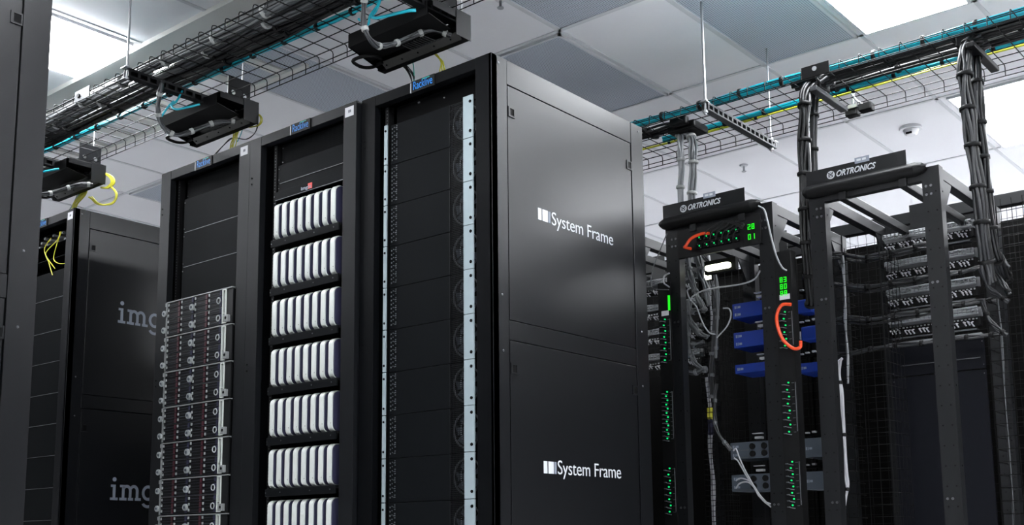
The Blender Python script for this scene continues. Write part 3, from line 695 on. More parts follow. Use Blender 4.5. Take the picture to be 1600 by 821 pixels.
# thin cables from the enclosures into the rack tops
rnd = random.Random(5)
def drops(base, n, jx, m, lab, grp, r=.0026):
    for k in range(n):
        pp = [(x+rnd.uniform(-jx, jx)*(.4+i*.25)+k*jx*.4, y+rnd.uniform(-jx, jx)*.3) for i, (x, y) in enumerate(base)]
        cable('patch_cable', lab, [at(x, y, Y=3.42 if (m != 'yellow_cable' or base[0][0] > 500) else 3.40) for x, y in pp], r, m, grp)
drops(((668, 76), (680, 86), (688, 97), (690, 112)), 4, 3, 'yellow_cable', 'thin yellow cables dropping into the top of the lettered rack', 'yellow drops into the lettered rack')
drops(((625, 98), (634, 108), (642, 118), (645, 134)), 5, 3, 'black_cable', 'thin dark cables dropping behind the badge of the lettered rack', 'dark drops into the lettered rack')
drops(((644, 95), (647, 108), (647, 130)), 1, 2, 'green_cable', 'thin green cable among the dark ones above the lettered rack', None)
drops(((388, 178), (378, 184), (371, 196), (367, 210), (362, 225), (355, 240)), 6, 2.4, 'yellow_cable', 'thin yellow cables sloping down to the drive-server rack', 'yellow drops into the drive-server rack')
drops(((386, 182), (394, 177), (404, 180), (408, 188), (402, 196), (390, 199)), 4, 1.4, 'yellow_cable', 'yellow cable loops at the right end of the middle enclosure', 'yellow loops at the middle enclosure')
drops(((392, 185), (402, 192), (398, 208), (385, 218), (365, 216), (350, 228), (335, 245)), 2, 2, 'black_cable', 'thin black cables looping below the middle enclosure', 'black loops at the middle enclosure')
drops(((388, 176), (382, 192), (376, 210), (370, 222)), 1, 1, 'teal_cable', 'thin teal cable among the yellow ones at the middle enclosure', None)
drops(((158, 273), (145, 277), (133, 290), (125, 305), (116, 318), (108, 330)), 9, 2.2, 'yellow_cable', 'yellow cables sloping into the top of the far left rack', 'yellow drops into the far left rack', r=.0045)
drops(((150, 276), (138, 283), (126, 300), (114, 320), (106, 332)), 2, 2, 'green_cable', 'green cable among the yellow ones at the far left rack', 'green drops into the far left rack')
drops(((140, 280), (128, 292), (118, 310), (108, 330)), 2, 2, 'light_grey_cable', 'pale cable among the yellow ones at the far left rack', 'pale drops into the far left rack')
drops(((148, 275), (160, 271), (172, 278), (174, 287), (166, 294), (158, 294)), 8, 1.6, 'yellow_cable', 'yellow cable loops at the right end of the leftmost enclosure', 'yellow loops at the leftmost enclosure', r=.0045)
drops(((170, 290), (181, 302), (179, 314), (168, 320), (152, 319), (140, 308)), 5, 1.6, 'yellow_cable', 'lower yellow cable loops hanging under the leftmost enclosure', 'lower yellow loops at the leftmost enclosure', r=.0035)

# ================================================================ open four-post frames
FY0, FY1, FZ = 5.0, 5.9, 1.69
def frame(x0, x1, lab, header=True):
    t = Thing('open_frame_rack', lab, 'open rack', ((x0+x1)/2, (FY0+FY1)/2, FL))
    W = .080
    for (xa, yy, sgn) in ((x0, FY0, 1), (x1-W, FY0, 1), (x0, FY1, -1), (x1-W, FY1, -1)):
        ya, yb = (yy, yy+.055) if sgn > 0 else (yy-.055, yy)
        mb = MB().box(xa, xa+W, ya, yb, FL, FZ)
        hb = MB(); z = -.3
        while z < FZ-.05:
            for xx in (xa+.020, xa+.060): hb.disc((xx, ya-.0005, z), 'Y', .0035, .002, 8)
            if int(z*10) % 3 == 0: hb.disc((xa+W+.0005, (ya+yb)/2, z), 'X', .004, .002, 8)
            z += .0445*2
        mb.join(hb, 1); o = t.part('post', mb, ['rail_paint', 'dark'])
        if sgn > 0:
            s = MB()
            for z in (1.60, 1.56, 1.15, .18): s.disc((xa+(.062 if xa == x0 else .018), ya-.002, z), 'Y', .006, .004, 8).disc((xa+(.040 if xa == x0 else .040), ya-.002, z), 'Y', .006, .004, 8)
            t.part('post_screws', s, 'screw', o)
    for xa in (x0+.005, x1-.050):
        t.part('side_beam', MB().box(xa, xa+.045, FY0+.055, FY1-.055, FZ-.055, FZ-.001), 'rail_paint', bevel=.002)
        for (ya, sg) in ((FY0+.055, 1), (FY1-.055, -1)):
            t.part('gusset', MB().prism([(ya, FZ-.055), (ya+sg*.13, FZ-.055), (ya+sg*.02, FZ-.20), (ya, FZ-.20)][::sg], 'X', xa+.035, xa+.042), 'rail_paint')
    for xa in (x0+.16, x1-.18):
        t.part('top_beam', MB().box(xa, xa+.035, FY0-.02, FY1-.03, FZ-.075, FZ-.035), 'rail_paint', bevel=.002)
    t.part('top_rail', MB().box(x0+W, x1-W, FY0, FY0+.04, FZ-.06, FZ-.01), 'rail_paint'); t.part('top_rail', MB().box(x0+W, x1-W, FY1-.04, FY1, FZ-.06, FZ-.01), 'rail_paint')
    t.part('back_bracket', MB().box(x0+.17, x0+.27, FY1-.004, FY1, FZ-.06, FZ+.11), 'rail_paint')
    if header:
        a, b = x0+.005, x1-.135
        pl = MB().prism([(4.972, 1.785), (4.975, 1.785), (4.975, 1.71), (4.972, 1.71)], 'X', a, b)
        h = t.part('header_plate', pl, 'black_paint')
        A, B = a-.03, b+.085
        prof = [(4.972, 1.715), (4.955, 1.700), (4.945, 1.685), (4.955, 1.668), (4.985, 1.658), (5.06, 1.658), (5.10, 1.668), (5.12, 1.690), (5.117, 1.690), (5.097, 1.671), (5.06, 1.661), (4.987, 1.661), (4.958, 1.671), (4.949, 1.685), (4.959, 1.699), (4.975, 1.712)]
        mb = MB(); n = len(prof); secs = []
        for xx, s in ((A, .35), (A+.012, .75), (A+.035, 1), (B-.05, 1), (B-.018, .75), (B, .3)):
            secs.append([(xx, 5.03+(q[0]-5.03)*(.55+.45*s), 1.690+(q[1]-1.690)*s) for q in prof])
        for i in range(len(secs)-1):
            mb.add(secs[i]+secs[i+1], [(j, (j+1) % n, n+(j+1) % n, n+j) for j in range(n)], 0, True)
        t.part('cable_trough', mb, 'black_plastic')
        L = at(1307, 273.5, Y=4.971)
        lx = a+.155; lz = 1.731
        t.part('header_lettering', flat(text('ORTRONICS', 1, .02, .35), 'F', 4.971, lx, lz, .195, hgt=.030), 'sign_white', h, label='white slanted capital letters')
        em = merge((arc(0, 0, 1, 1, 0, 337.5, 15), [list(range(16))]))
        t.part('header_emblem', flat(em, 'F', 4.9715, lx-.048, lz+.014, .040), 'sign_white', h, label='round white emblem')
        t.part('emblem_cut', flat(merge(stroke([(-.7, .7), (0, -.1), (.7, .7)], .22), stroke([(-.6, -.6), (0, .2), (.6, -.6)], .22), stroke(arc(0, 0, .62, .62, 0, 345, 20), .12, True)), 'F', 4.9702, lx-.042, lz+.014, .028), 'black_paint', h)
        t.part('header_tag', MB().box(lx+.095, lx+.165, 4.968, 4.9715, 1.772, 1.800).box(lx+.105, lx+.125, 4.967, 4.968, 1.782, 1.792, 1).box(lx+.132, lx+.150, 4.967, 4.968, 1.782, 1.792, 1), ['sign_grey', 'sign_white'], h, label='pale paper tag')
    return t
AX0, AX1, BX0, BX1 = -3.070, -2.445, -2.250, -1.618
frame(AX0, AX1, 'open black four-post frame with the green-lit switch and blue units')
frame(BX0, BX1, 'rightmost open black four-post frame, patch panels at its back')
frame(-3.905, -3.275, 'open black frame mostly hidden behind the tall lettered cabinet', header=False)

# equipment at the top of frame A
sw = Thing('network_switch', 'black network switch with green lights and digits under the header', 'network switch', (-2.72, 5.1, 1.46))
sw.part('casing', MB().box(-2.985, -2.53, 5.0, 5.09, 1.515, 1.64), 'dark')
sw.part('front_plate', MB().box(-2.99, -2.505, 4.985, 5.0, 1.482, 1.635), 'black_plastic', bevel=.002)
for rr in range(2):
    for c in range(6):
        x = -2.870+.043*c; z = 1.570-.045*rr
        p_ = sw.part('port', MB().box(x, x+.032, 4.977, 4.985, z-.012, z+.018).box(x+.003, x+.010, 4.975, 4.977, z+.010, z+.015, 1).box(x+.020, x+.027, 4.975, 4.977, z-.009, z-.004, 1), ['dark', 'screw'])
        sw.part('port_light', MB().box(x+.014, x+.020, 4.974, 4.977, z, z+.008), 'led_green', p_)
def seg7(x, z, s, d, Y, dirX=True):
    S = {'0': 'abcdef', '1': 'bc', '2': 'abged', '8': 'abcdefg', '5': 'afgcd', '3': 'abgcd'}[d]; w, h, t_ = s*.55, s, s*.14
    R = {'a': (0, w, h-t_, h), 'g': (0, w, h/2-t_/2, h/2+t_/2), 'd': (0, w, 0, t_), 'f': (0, t_, h/2, h), 'e': (0, t_, 0, h/2), 'b': (w-t_, w, h/2, h), 'c': (w-t_, w, 0, h/2)}
    mb = MB()
    for q in S: a, b, c_, e = R[q]; mb.box(x+a, x+b, Y-.002, Y, z+c_, z+e)
    return mb
for dd, z in (('28', 1.563), ('01', 1.511)):
    mb = MB()
    for i, ch in enumerate(dd): mb.join(seg7(-2.577+.022*i, z, .028, ch, 4.985))
    sw.part('digit_display', mb, 'led_digit', label='green digits')
cable('orange_patch_cable', 'orange cable arching into the left of the switch', [at(x, y, Y=4.96) for x, y in ((1108, 365), (1095, 366), (1080, 373), (1072, 384), (1070, 387), (1080, 389))], .008, 'orange_cable', 'orange cables')
for i in range(6):
    cable('black_patch_cable', 'black cable arching above the switch ports', [at(x, y, Y=4.955) for x, y in ((1100+i*9, 374), (1104+i*9, 362), (1118+i*9, 352), (1130+i*5, 346), (1146+i*3, 350), (1160, 358))], .003, 'black_cable', 'black cables arching above the switch')
lp = Thing('work_lamp', 'glowing white lamp below the switch in the open frame', 'lamp', at(1122, 420, Y=5.15))
a_, b_ = at(1103, 425, Y=5.15), at(1141, 409, Y=5.15)
lp.part('lens', MB().box(a_.x, b_.x, 5.13, 5.17, a_.z, b_.z), 'lit_lamp', bevel=.012)
lp.part('housing', MB().box(a_.x-.02, b_.x+.02, 5.17, 5.20, a_.z-.01, b_.z+.03), 'dark')
c_ = at(1107, 434, Y=5.5)
lp2 = Thing('indicator_lamp', 'small glowing square lamp beneath the larger glowing lamp', 'lamp', c_)
lp2.part('lens', MB().box(c_.x-.018, c_.x+.018, 5.485, 5.5, c_.z-.012, c_.z+.03), 'lit_lamp')
lp2.part('housing', MB().box(c_.x-.022, c_.x+.022, 5.5, 5.52, c_.z-.016, c_.z+.034), 'dark')

# blue and grey devices on the back posts of frame A
def device(px0, px1, py0, py1, m, lab, grp, nm='network_device', knobs=False, texts=2, Y=5.5):
    a, b = at(px0, py1, Y=Y), at(px1, py0, Y=Y); z0, z1 = at(px0, py1, Y=Y).z, at(px0, py0, Y=Y).z
    x0, x1 = a.x, b.x
    t = Thing(nm, lab, 'network device', ((x0+x1)/2, Y+.1, z0), grp)
    o = t.part('casing', MB().box(x0, x1, Y, Y+.20, z0, z1), m, bevel=.002)
    for k in range(texts):
        zz = z1-(z1-z0)*(k+.55)/texts
        t.part('printed_mark', MB().box(x0+.014, x0+.022, Y-.001, Y, zz-.006, zz+.010).box(x0+.026, x0+.030, Y-.001, Y, zz-.006, zz+.010).box(x0+.034, x0+.050, Y-.001, Y, zz-.004, zz+.008), 'sign_grey')
    if knobs:
        for k in range(2):
            zz = z1-(z1-z0)*(.28+.44*k)
            t.part('knob', MB().disc((x0+.135, Y-.004, zz), 'Y', .017, .008, 16), 'black_plastic'); t.part('knob', MB().disc((x0+.205, Y-.004, zz), 'Y', .017, .008, 16), 'black_plastic')
            t.part('handle_line', MB().box(x0+.03, x0+.11, Y-.003, Y, zz-.020, zz-.016), 'grey_cable')
    t.part('bright_socket', MB().box(x0+.16, x0+.20, Y-.02, Y+.01, z1+.012, z1+.024).box(x0+.14, x0+.20, Y-.01, Y+.01, z1+.040, z1+.045), 'bright_port')
    return t
g = 'blue network devices in the open frame'
device(1145, 1218, 476, 499, 'device_blue', 'blue network device, highest of three in the open frame', g)
device(1147, 1218, 521, 545, 'device_blue', 'blue network device, middle of three in the open frame', g)
device(1149, 1218, 571, 585, 'device_blue', 'thin blue network device, lowest of three in the open frame', g, texts=1)
g = 'grey devices with round knobs'
device(1142, 1216, 693, 719, 'device_grey', 'grey device with round knobs, upper of two near the bottom', g, knobs=True)
device(1144, 1216, 743, 769, 'device_grey', 'grey device with round knobs, lower of two near the bottom', g, knobs=True)
g = 'boxes seen between the power strip and the rightmost frame'
device(1247, 1284, 569, 584, 'device_blue', 'small blue box just below the end of the thick orange cable', g, texts=1, Y=5.62)
device(1256, 1290, 686, 716, 'device_grey', 'grey box right of the green-lit power strip, upper of two', g, texts=1, Y=5.62)
device(1257, 1292, 738, 766, 'device_grey', 'grey box right of the green-lit power strip, lower of two', g, texts=1, Y=5.62)
for k, y in enumerate((455, 505, 555, 680, 730)):
    p = at(1249, y, Y=5.80)
    single('connector_row', 'row of bright connectors right of the orange-cabled power strip, %s from the top' % ORD[k], 'connector', MB().box(p.x, p.x+.02, 5.80, 5.82, p.z, p.z+.008).box(p.x+.035, p.x+.055, 5.80, 5.82, p.z+.004, p.z+.012).box(p.x+.075, p.x+.095, 5.80, 5.82, p.z+.006, p.z+.016).box(p.x-.01, p.x+.12, 5.822, 5.86, p.z-.01, p.z+.02, 1), ['bright_port', 'dark'], 'bright connector rows in the open frame')
for k, (xx, y, lab) in enumerate(((1255, 478, 'blue cable plug cluster at the first gap beside the orange cable'), (1262, 520, 'blue cable plug cluster beside the lower end of the orange cable'))):
    p = at(xx, y, Y=5.5)
    t = Thing('blue_plug', lab, 'plug', (p.x, 5.5, p.z-.05))
    t.part('plug_body', MB().box(p.x-.04, p.x+.05, 5.5, 5.6, p.z-.04, p.z+.035), 'device_blue', bevel=.008)
    t.part('plug_clip', MB().box(p.x-.052, p.x-.040, 5.495, 5.53, p.z-.03, p.z+.01), 'light_grey_cable')

# vertical power strips with green lights
def strip(x0, x1, Y, z0, z1, groups, lab, disp=None, tag=None, dp=.06):
    t = Thing('vertical_power_strip', lab, 'power strip', ((x0+x1)/2, Y, z0), 'vertical power strips')
    led = MB(); out = MB()
    for (a, b, n) in groups:
        for k in range(n):
            z = a+(b-a)*k/(n-1); xc = x0+(x1-x0)*.48
            led.disc((xc+.004*((k % 2)*2-1), Y-.003, z), 'Y', .0040, .006, 8)
            out.box(xc-.030, xc-.018, Y-.008, Y, z-.010, z-.006).tube([(xc-.020, Y-.006, z-.008), (xc-.006, Y-.022, z-.012), (xc+.010, Y-.006, z-.016)], .0022, 5)
            out.box(xc+.020, xc+.032, Y-.004, Y, z-.004, z-.002)
        out.box(x1-.007, x1-.004, Y-.004, Y, a, b)
    t.part('casing', MB().box(x0, x1, Y, Y+dp, z0, z1).join(out, 1), ['black_plastic', 'grey_cable']); t.part('status_lights', led, 'led_green')
    if disp:
        mb = MB()
        for k in range(3): mb.join(seg7(x0+.025, disp-k*.034, .026, '8', Y)).join(seg7(x0+.046, disp-k*.034, .026, '308'[k], Y))
        t.part('digit_display', mb, 'led_digit')
    if tag: t.part('paper_tag', MB().box(x0+.02, x1-.012, Y-.002, Y, tag-.014, tag+.012), 'label_white')
    return t
zy = lambda px, py: at(px, py, Y=4.98).z
strip(-2.438, -2.352, 4.98, -.25, zy(1225, 392), [(zy(1232, 540), zy(1232, 487), 6), (zy(1236, 675), zy(1236, 598), 8), (zy(1241, 790), zy(1241, 722), 8)], 'black power strip with the long orange cable looping from it', disp=zy(1232, 440), tag=zy(1232, 463))
strip(-3.120, -3.045, 4.985, -.25, zy(1045, 440), [(zy(1047, 562), zy(1047, 498), 8), (zy(1049, 685), zy(1049, 612), 12), (zy(1052, 800), zy(1052, 732), 8)], 'black power strip with green lights beside the tall lettered cabinet', tag=zy(1047, 488), dp=.013)
p1 = at(1046, 475, Y=4.984)
single('light_bar', 'short upright bar of green light above the left power strip lights', 'indicator light', MB().box(p1.x-.006, p1.x+.004, 4.978, 4.986, p1.z-.035, p1.z+.045), 'led_digit')
cable('orange_patch_cable', 'thick orange cable looping beside the power strip with green digits', [at(x, y, Y=4.93) for x, y in ((1236, 476), (1222, 477), (1214, 492), (1215, 510), (1224, 532), (1240, 545), (1250, 543), (1251, 533))], .0085, 'orange_cable', 'orange cables')
cable('white_cable', 'pale cable curling down from the frame header to the power strip', [at(x, y, Y=4.93) for x, y in ((1185, 322), (1194, 328), (1199, 345), (1206, 375), (1213, 400), (1222, 418), (1229, 423))], .0045, 'light_grey_cable')
cable('grey_cable', 'pale grey cable sagging from the frame across below the lamp', [at(x, y, Y=5.1) for x, y in ((1188, 423), (1178, 437), (1155, 445), (1120, 450), (1095, 456), (1082, 464), (1078, 470))], .0042, 'light_grey_cable')
cable('grey_cable', 'thin grey cable hanging at the left of the open frame header', [at(x, y, Y=4.95) for x, y in ((1042, 365), (1030, 395), (1020, 420), (1017, 445), (1024, 452), (1045, 453))], .003, 'grey_cable')
cable('grey_cable', 'short curled grey cable end beside the left post of the open frame', [at(x, y, Y=4.95) for x, y in ((1046, 427), (1038, 432), (1037, 442), (1046, 449))], .004, 'light_grey_cable')

# grey bundles inside frame A, from the tray down
def px(pp, Y): return [at(q[0], q[1], Y=q[2] if len(q) > 2 else Y) for q in pp]
g = 'pale vertical bundles dropping from the far tray'
bundle('pale_cable_bundle', 'left of the two pale cable bundles dropping behind the open frame header', 'cable bundle', px(((1050, 203, 5.35), (1060, 208, 5.33), (1063, 228, 5.3), (1064, 262, 5.3), (1063, 300, 5.3), (1064, 350, 5.3), (1072, 410, 5.3)), 5.3), .022, 8, 'light_grey_cable', tie=.155, tm='white_tie', grp=g, seed=31)
bundle('pale_cable_bundle', 'right of the two pale cable bundles dropping behind the open frame header', 'cable bundle', px(((1068, 207, 5.35), (1079, 212, 5.33), (1083, 235, 5.3), (1083, 265, 5.3), (1081, 310, 5.3), (1082, 360, 5.3), (1090, 410, 5.3)), 5.3), .026, 9, 'light_grey_cable', tie=.155, tm='white_tie', grp=g, seed=32, extra=['grey_cable'])
single('bundle_saddle', 'black saddle where the pale bundles leave the far tray', 'cable saddle', MB().box(-3.20, -3.02, 5.26, 5.42, ZT-.035, ZT+.012).box(-3.16, -3.05, 5.22, 5.26, ZT-.02, ZT+.03), 'black_plastic', bevel=.01)
g = 'grey cable bundles inside the open frame'
IN = [((1076, 400), (1078, 430), (1088, 460), (1098, 480), (1102, 487)), ((1090, 400), (1096, 430), (1104, 455), (1108, 478)), ((1076, 470), (1078, 500), (1092, 520), (1106, 527)), ((1074, 500), (1076, 545), (1084, 565), (1098, 577), (1104, 577)), ((1112, 430), (1118, 470), (1117, 520), (1112, 570), (1112, 620)), ((1100, 485), (1088, 488), (1082, 486)), ((1100, 535), (1088, 540), (1080, 538)), ((1104, 578), (1088, 582), (1074, 582)), ((1120, 600), (1116, 650), (1124, 680), (1142, 704)), ((1098, 400), (1116, 425), (1121, 470), (1118, 560))]
LB = ['first grey bundle left of the lamp', 'second grey bundle left of the lamp', 'short grey bundle bending right at the middle height', 'long grey bundle bending low beside the left post', 'grey bundle running down behind the wire mesh', 'short level grey bundle, upper of three', 'short level grey bundle, middle of three', 'short level grey bundle, lowest of three', 'dark bundle curving to the grey knobbed devices', 'outer grey bundle arching down right of the lamp']
for i, pp in enumerate(IN):
    bundle('grey_cable_bundle', LB[i]+' in the open frame', 'cable bundle', px(pp, 5.25 if i != 4 else 5.6), .017 if i not in (8, 9) else .011, 6, 'grey_cable' if i not in (4, 8) else 'dark_grey_cable', tie=.12, tm='grey_cable', grp=g, seed=40+i, extra=['dark_grey_cable'] if i > 3 else None)
cable('white_cable', 'white cable looping left of the blue devices', px(((1118, 523), (1108, 520), (1098, 505), (1088, 480), (1078, 468), (1074, 455), (1079, 450)), 5.15), .004, 'light_grey_cable')
cable('white_cable', 'white cable bow ending by the uppermost blue device', px(((1120, 528), (1136, 510), (1142, 493), (1139, 483), (1130, 482)), 5.15), .004, 'light_grey_cable')
for i, pp in enumerate((((1146, 705), (1150, 702), (1155, 715), (1164, 735), (1176, 757), (1190, 780), (1205, 793)), ((1147, 716), (1154, 722), (1165, 742), (1178, 762), (1192, 782), (1204, 788)), ((1150, 752), (1158, 748), (1170, 752), (1178, 760), (1188, 775), (1202, 790)), ((1150, 764), (1156, 756), (1168, 754), (1178, 762), (1186, 776), (1198, 786)))):
    cable('white_cable', 'white cable sweeping from the knobbed grey devices to the lower right', px(pp, 5.45), .0042, 'white_cable', 'white cables on the knobbed devices')

# bundles dropping from the far tray between and beside the frames
g = 'thick black vertical cable bundles'
bundle('black_cable_bundle', 'left black vertical bundle of the pair beside the rightmost header', 'cable bundle', px(((1290, 118, 5.25), (1275, 128, 5.2), (1262, 140, 5.15), (1257, 165, 5.1), (1257, 220, 5.08), (1257, 300, 5.08), (1261, 380, 5.08), (1265, 430, 5.12), (1268, 475, 5.25)), 5.1), .032, 11, 'dark_grey_cable', tie=.16, grp=g, seed=51, extra=['black_cable', 'dark_grey_cable'])
bundle('black_cable_bundle', 'right black vertical bundle of the pair beside the rightmost header', 'cable bundle', px(((1300, 125, 5.3), (1284, 135, 5.28), (1273, 150, 5.25), (1272, 190, 5.2), (1271, 260, 5.2), (1271, 360, 5.2), (1274, 420, 5.2)), 5.2), .023, 9, 'dark_grey_cable', tie=.16, grp=g, seed=52, extra=['black_cable'])
bundle('black_cable_bundle', 'left strand bundle of the thick black drop at the far right', 'cable bundle', px(((1530, 62, 5.25), (1516, 68, 5.2), (1508, 82, 5.15), (1507, 110, 5.12), (1512, 170, 5.1), (1521, 240, 5.1), (1531, 320, 5.1), (1540, 400, 5.12), (1548, 440, 5.2)), 5.1), .034, 12, 'black_cable', tie=.16, grp=g, seed=53, extra=['dark_grey_cable', 'black_cable'])
bundle('black_cable_bundle', 'right strand bundle of the thick black drop at the far right', 'cable bundle', px(((1545, 70, 5.3), (1530, 78, 5.28), (1524, 95, 5.25), (1527, 140, 5.2), (1533, 220, 5.2), (1541, 300, 5.2), (1551, 380, 5.25), (1562, 415, 5.4), (1575, 440, 5.6)), 5.2), .030, 11, 'black_cable', tie=.16, grp=g, seed=54, extra=['dark_grey_cable', 'black_cable'])
for i, (xx, yy) in enumerate(((1293, 135), (1535, 95))):
    p = at(xx, yy, Y=5.3)
    t = Thing('cable_drop_bracket', ['grey bracket under the far tray where the black pair drops', 'dark bracket under the far tray where the thick far-right drop leaves'][i], 'bracket', (p.x, 5.3, ZB-.04), 'cable drop brackets')
    t.part('arm', MB().box(p.x-.02, p.x+.02, 5.12, 5.50, ZB-.03, ZB-.005), 'screw' if i == 0 else 'rail_paint', bevel=.004)
    t.part('saddle', MB().box(p.x-.09, p.x+.0, 5.20, 5.34, ZB+.02, ZT+.03), 'black_plastic', bevel=.01)
    if i == 0: t.part('tray_splice', MB().box(-2.260, -2.115, 5.014, 5.022, ZB-.004, ZT+.002).disc((-2.19, 5.015, ZT-.02), 'Y', .012, .01, 10, 1), ['black_plastic', 'bright_port'])
p = at(1345, 172, Y=5.66)
t = Thing('tray_camera', 'small black twin device clamped under the far tray', 'device', (p.x, 5.66, p.z-.04))
t.part('body', MB().box(p.x-.075, p.x-.008, 5.62, 5.68, p.z-.030, p.z+.012).box(p.x+.000, p.x+.072, 5.62, 5.68, p.z-.020, p.z+.022), 'black_plastic', bevel=.006)
t.part('clamp', MB().tube(spline([(p.x-.04, 5.64, p.z+.01), (p.x-.03, 5.63, p.z+.055), (p.x-.02, 5.62, p.z+.09)], 4), .006, 6).tube(spline([(p.x+.02, 5.64, p.z+.02), (p.x-.01, 5.63, p.z+.05), (p.x-.03, 5.62, p.z+.09)], 4), .006, 6).box(p.x-.05, p.x+.0, 5.61, 5.63, p.z+.005, p.z+.025), 'steel')
for i, (xx, yy) in enumerate(((90, 152),)):
    pass
p = at(128, 155, Y=LN-.01)
single('tray_splice_plate', 'small steel splice plate on the near rim of the near tray', 'splice plate', MB().box(p.x-.07, p.x+.07, LN-.012, LN-.006, ZB-.008, ZT-.005).disc((p.x-.03, LN-.014, ZB+.02), 'Y', .012, .008, 10, 1), ['screw', 'black_plastic'])

# patch panels and cable combs at the back of the frames
def patch(x0, x1, z, lab, Y=5.82):
    t = Thing('patch_panel', lab, 'patch panel', ((x0+x1)/2, Y+.05, z), 'patch panels at the back of the open frames')
    t.part('panel', MB().box(x0, x1, Y, Y+.02, z, z+.044).box(x0-.0, x0+.012, Y-.02, Y, z, z+.044).box(x1-.012, x1, Y-.02, Y, z, z+.044), 'black_plastic')
    pr = MB(); lo = MB(); rnd = random.Random(int(z*1000))
    n = 24
    for k in range(n):
        x = x0+.02+(x1-x0-.045)*k/(n-1)
        pr.box(x, x+.009, Y-.006, Y, z+.034, z+.040)
        if k % 4 != 3:
            dz = rnd.uniform(-.006, .008)
            lo.tube([(x+.002, Y-.004, z+.022), (x+.006, Y-.045, z+.016+dz), (x+.014, Y-.03, z-.002+dz)], .0042, 5)
    t.part('port_row', pr, 'bright_port'); t.part('patch_leads', lo, 'white_cable')
    return t
def comb(x0, x1, z, lab, Y=5.78):
    t = Thing('cable_manager', lab, 'cable manager', ((x0+x1)/2, Y+.05, z), 'finger cable managers at the back of the open frames')
    f = MB().box(x0, x1, Y+.055, Y+.07, z, z+.05); n = 22
    for k in range(n):
        x = x0+.012+(x1-x0-.03)*k/(n-1); f.box(x, x+.004, Y, Y+.055, z+.034, z+.038)
        f.box(x, x+.004, Y-.002, Y+.002, z+.012, z+.038)
    t.part('finger_duct', f, 'duct_grey')
    c = MB()
    for j in range(3): c.tube(trayrun(x0+.01, x1-.01, Y+.025, z+.012+.013*j, int(z*977)+j, .06, .008), .0065, 6)
    t.part('routed_cables', c, 'light_grey_cable')
    return t
PXB = (-2.205, -1.725)
rows = [1.60, 1.445, 1.290, 1.135]
WH = ['topmost', 'second', 'third', 'lowest']
for i, z in enumerate(rows):
    patch(PXB[0], PXB[1], z-.055, '%s patch panel with bright leads at the back of the rightmost frame' % WH[i])
    comb(PXB[0], PXB[1], z-.005 if i else z-.01, '%s finger duct of grey cables at the back of the rightmost frame' % WH[i])
    patch(-3.83, -3.34, z-.075, '%s patch panel glimpsed between the tall cabinet and the open frame' % WH[i], Y=5.82)
    comb(-3.83, -3.34, z-.025, '%s finger duct glimpsed between the tall cabinet and the open frame' % WH[i])
    single('white_lead_row', '%s strip of pale leads beneath a finger duct in the rightmost frame' % WH[i], 'cable', MB().box(PXB[0]+.02, PXB[1]-.02, 5.80, 5.84, z-.078, z-.070), 'screw', 'pale strips in the rightmost frame')
single('bright_bar', 'pale metal bar closing the patch panels of the rightmost frame at the bottom', 'bar', MB().box(PXB[0], PXB[1], 5.80, 5.83, 1.030, 1.040), 'steel')
for i, (za, zb) in enumerate(((.86, 1.02), (-.2, .855))):
    blank(PXB[0], PXB[1], 5.83, za, zb, ['short bluish black panel just under the pale bar in the rightmost frame', 'tall bluish black panel in the lower rightmost frame'][i], 'bluish panels in the rightmost frame', 'bluish_blank')
single('panel_seam_strip', 'thin pale line across the bluish panels of the rightmost frame', 'trim strip', MB().box(PXB[0]+.05, PXB[1]-.02, 5.823, 5.83, .915, .919), 'screw')
blank(-3.83, -3.34, 5.83, -.2, 1.02, 'plain dark panel low between the tall cabinet and the open frame', None, 'far_cabinet')
# level dark bundles running to the patch panels from both sides
g = 'level dark bundles feeding the patch panels'
LV = [((1300, 397), (1320, 398), (1350, 402), (1385, 396), (1430, 385), (1450, 381)), ((1303, 443), (1325, 447), (1360, 448), (1392, 442), (1430, 436), (1452, 430)), ((1300, 500), (1330, 497), (1362, 499), (1395, 494), (1440, 486), (1460, 482)), ((1305, 553), (1335, 552), (1365, 545), (1400, 540), (1440, 537), (1462, 533)), ((1482, 428), (1505, 425), (1530, 418), (1555, 417)), ((1485, 478), (1510, 475), (1535, 470), (1560, 470)), ((1488, 530), (1515, 527), (1545, 524), (1572, 522))]
LL = ['topmost left', 'second left', 'third left', 'lowest left', 'topmost right', 'middle right', 'lowest right']
for i, pp in enumerate(LV):
    bundle('level_cable_bundle', '%s dark level bundle feeding the patch panels of the rightmost frame' % LL[i], 'cable bundle', px(pp, 5.70), .014, 5, 'dark_grey_cable', tie=.12, grp=g, seed=60+i)
    if i < 3: bundle('level_cable_bundle', '%s dark level bundle, its lower twin, feeding the rightmost frame' % LL[i], 'cable bundle', px([(x, y+7) for x, y in pp], 5.72), .010, 4, 'dark_grey_cable', tie=.12, grp=g, seed=70+i)
g = 'black bundles curving down right of the rightmost frame'
for i, pp in enumerate((((1545, 400), (1556, 425), (1568, 445), (1578, 460)), ((1530, 420), (1545, 450), (1560, 462), (1576, 472)), ((1535, 470), (1545, 500), (1560, 515), (1574, 524)), ((1552, 380), (1565, 405), (1577, 418)))):
    bundle('curved_cable_bundle', ['first', 'second', 'lowest', 'uppermost'][i]+' curved black bundle right of the patch panels', 'cable bundle', px(pp, 5.45), .013, 5, 'dark_grey_cable', tie=.12, grp=g, seed=80+i)

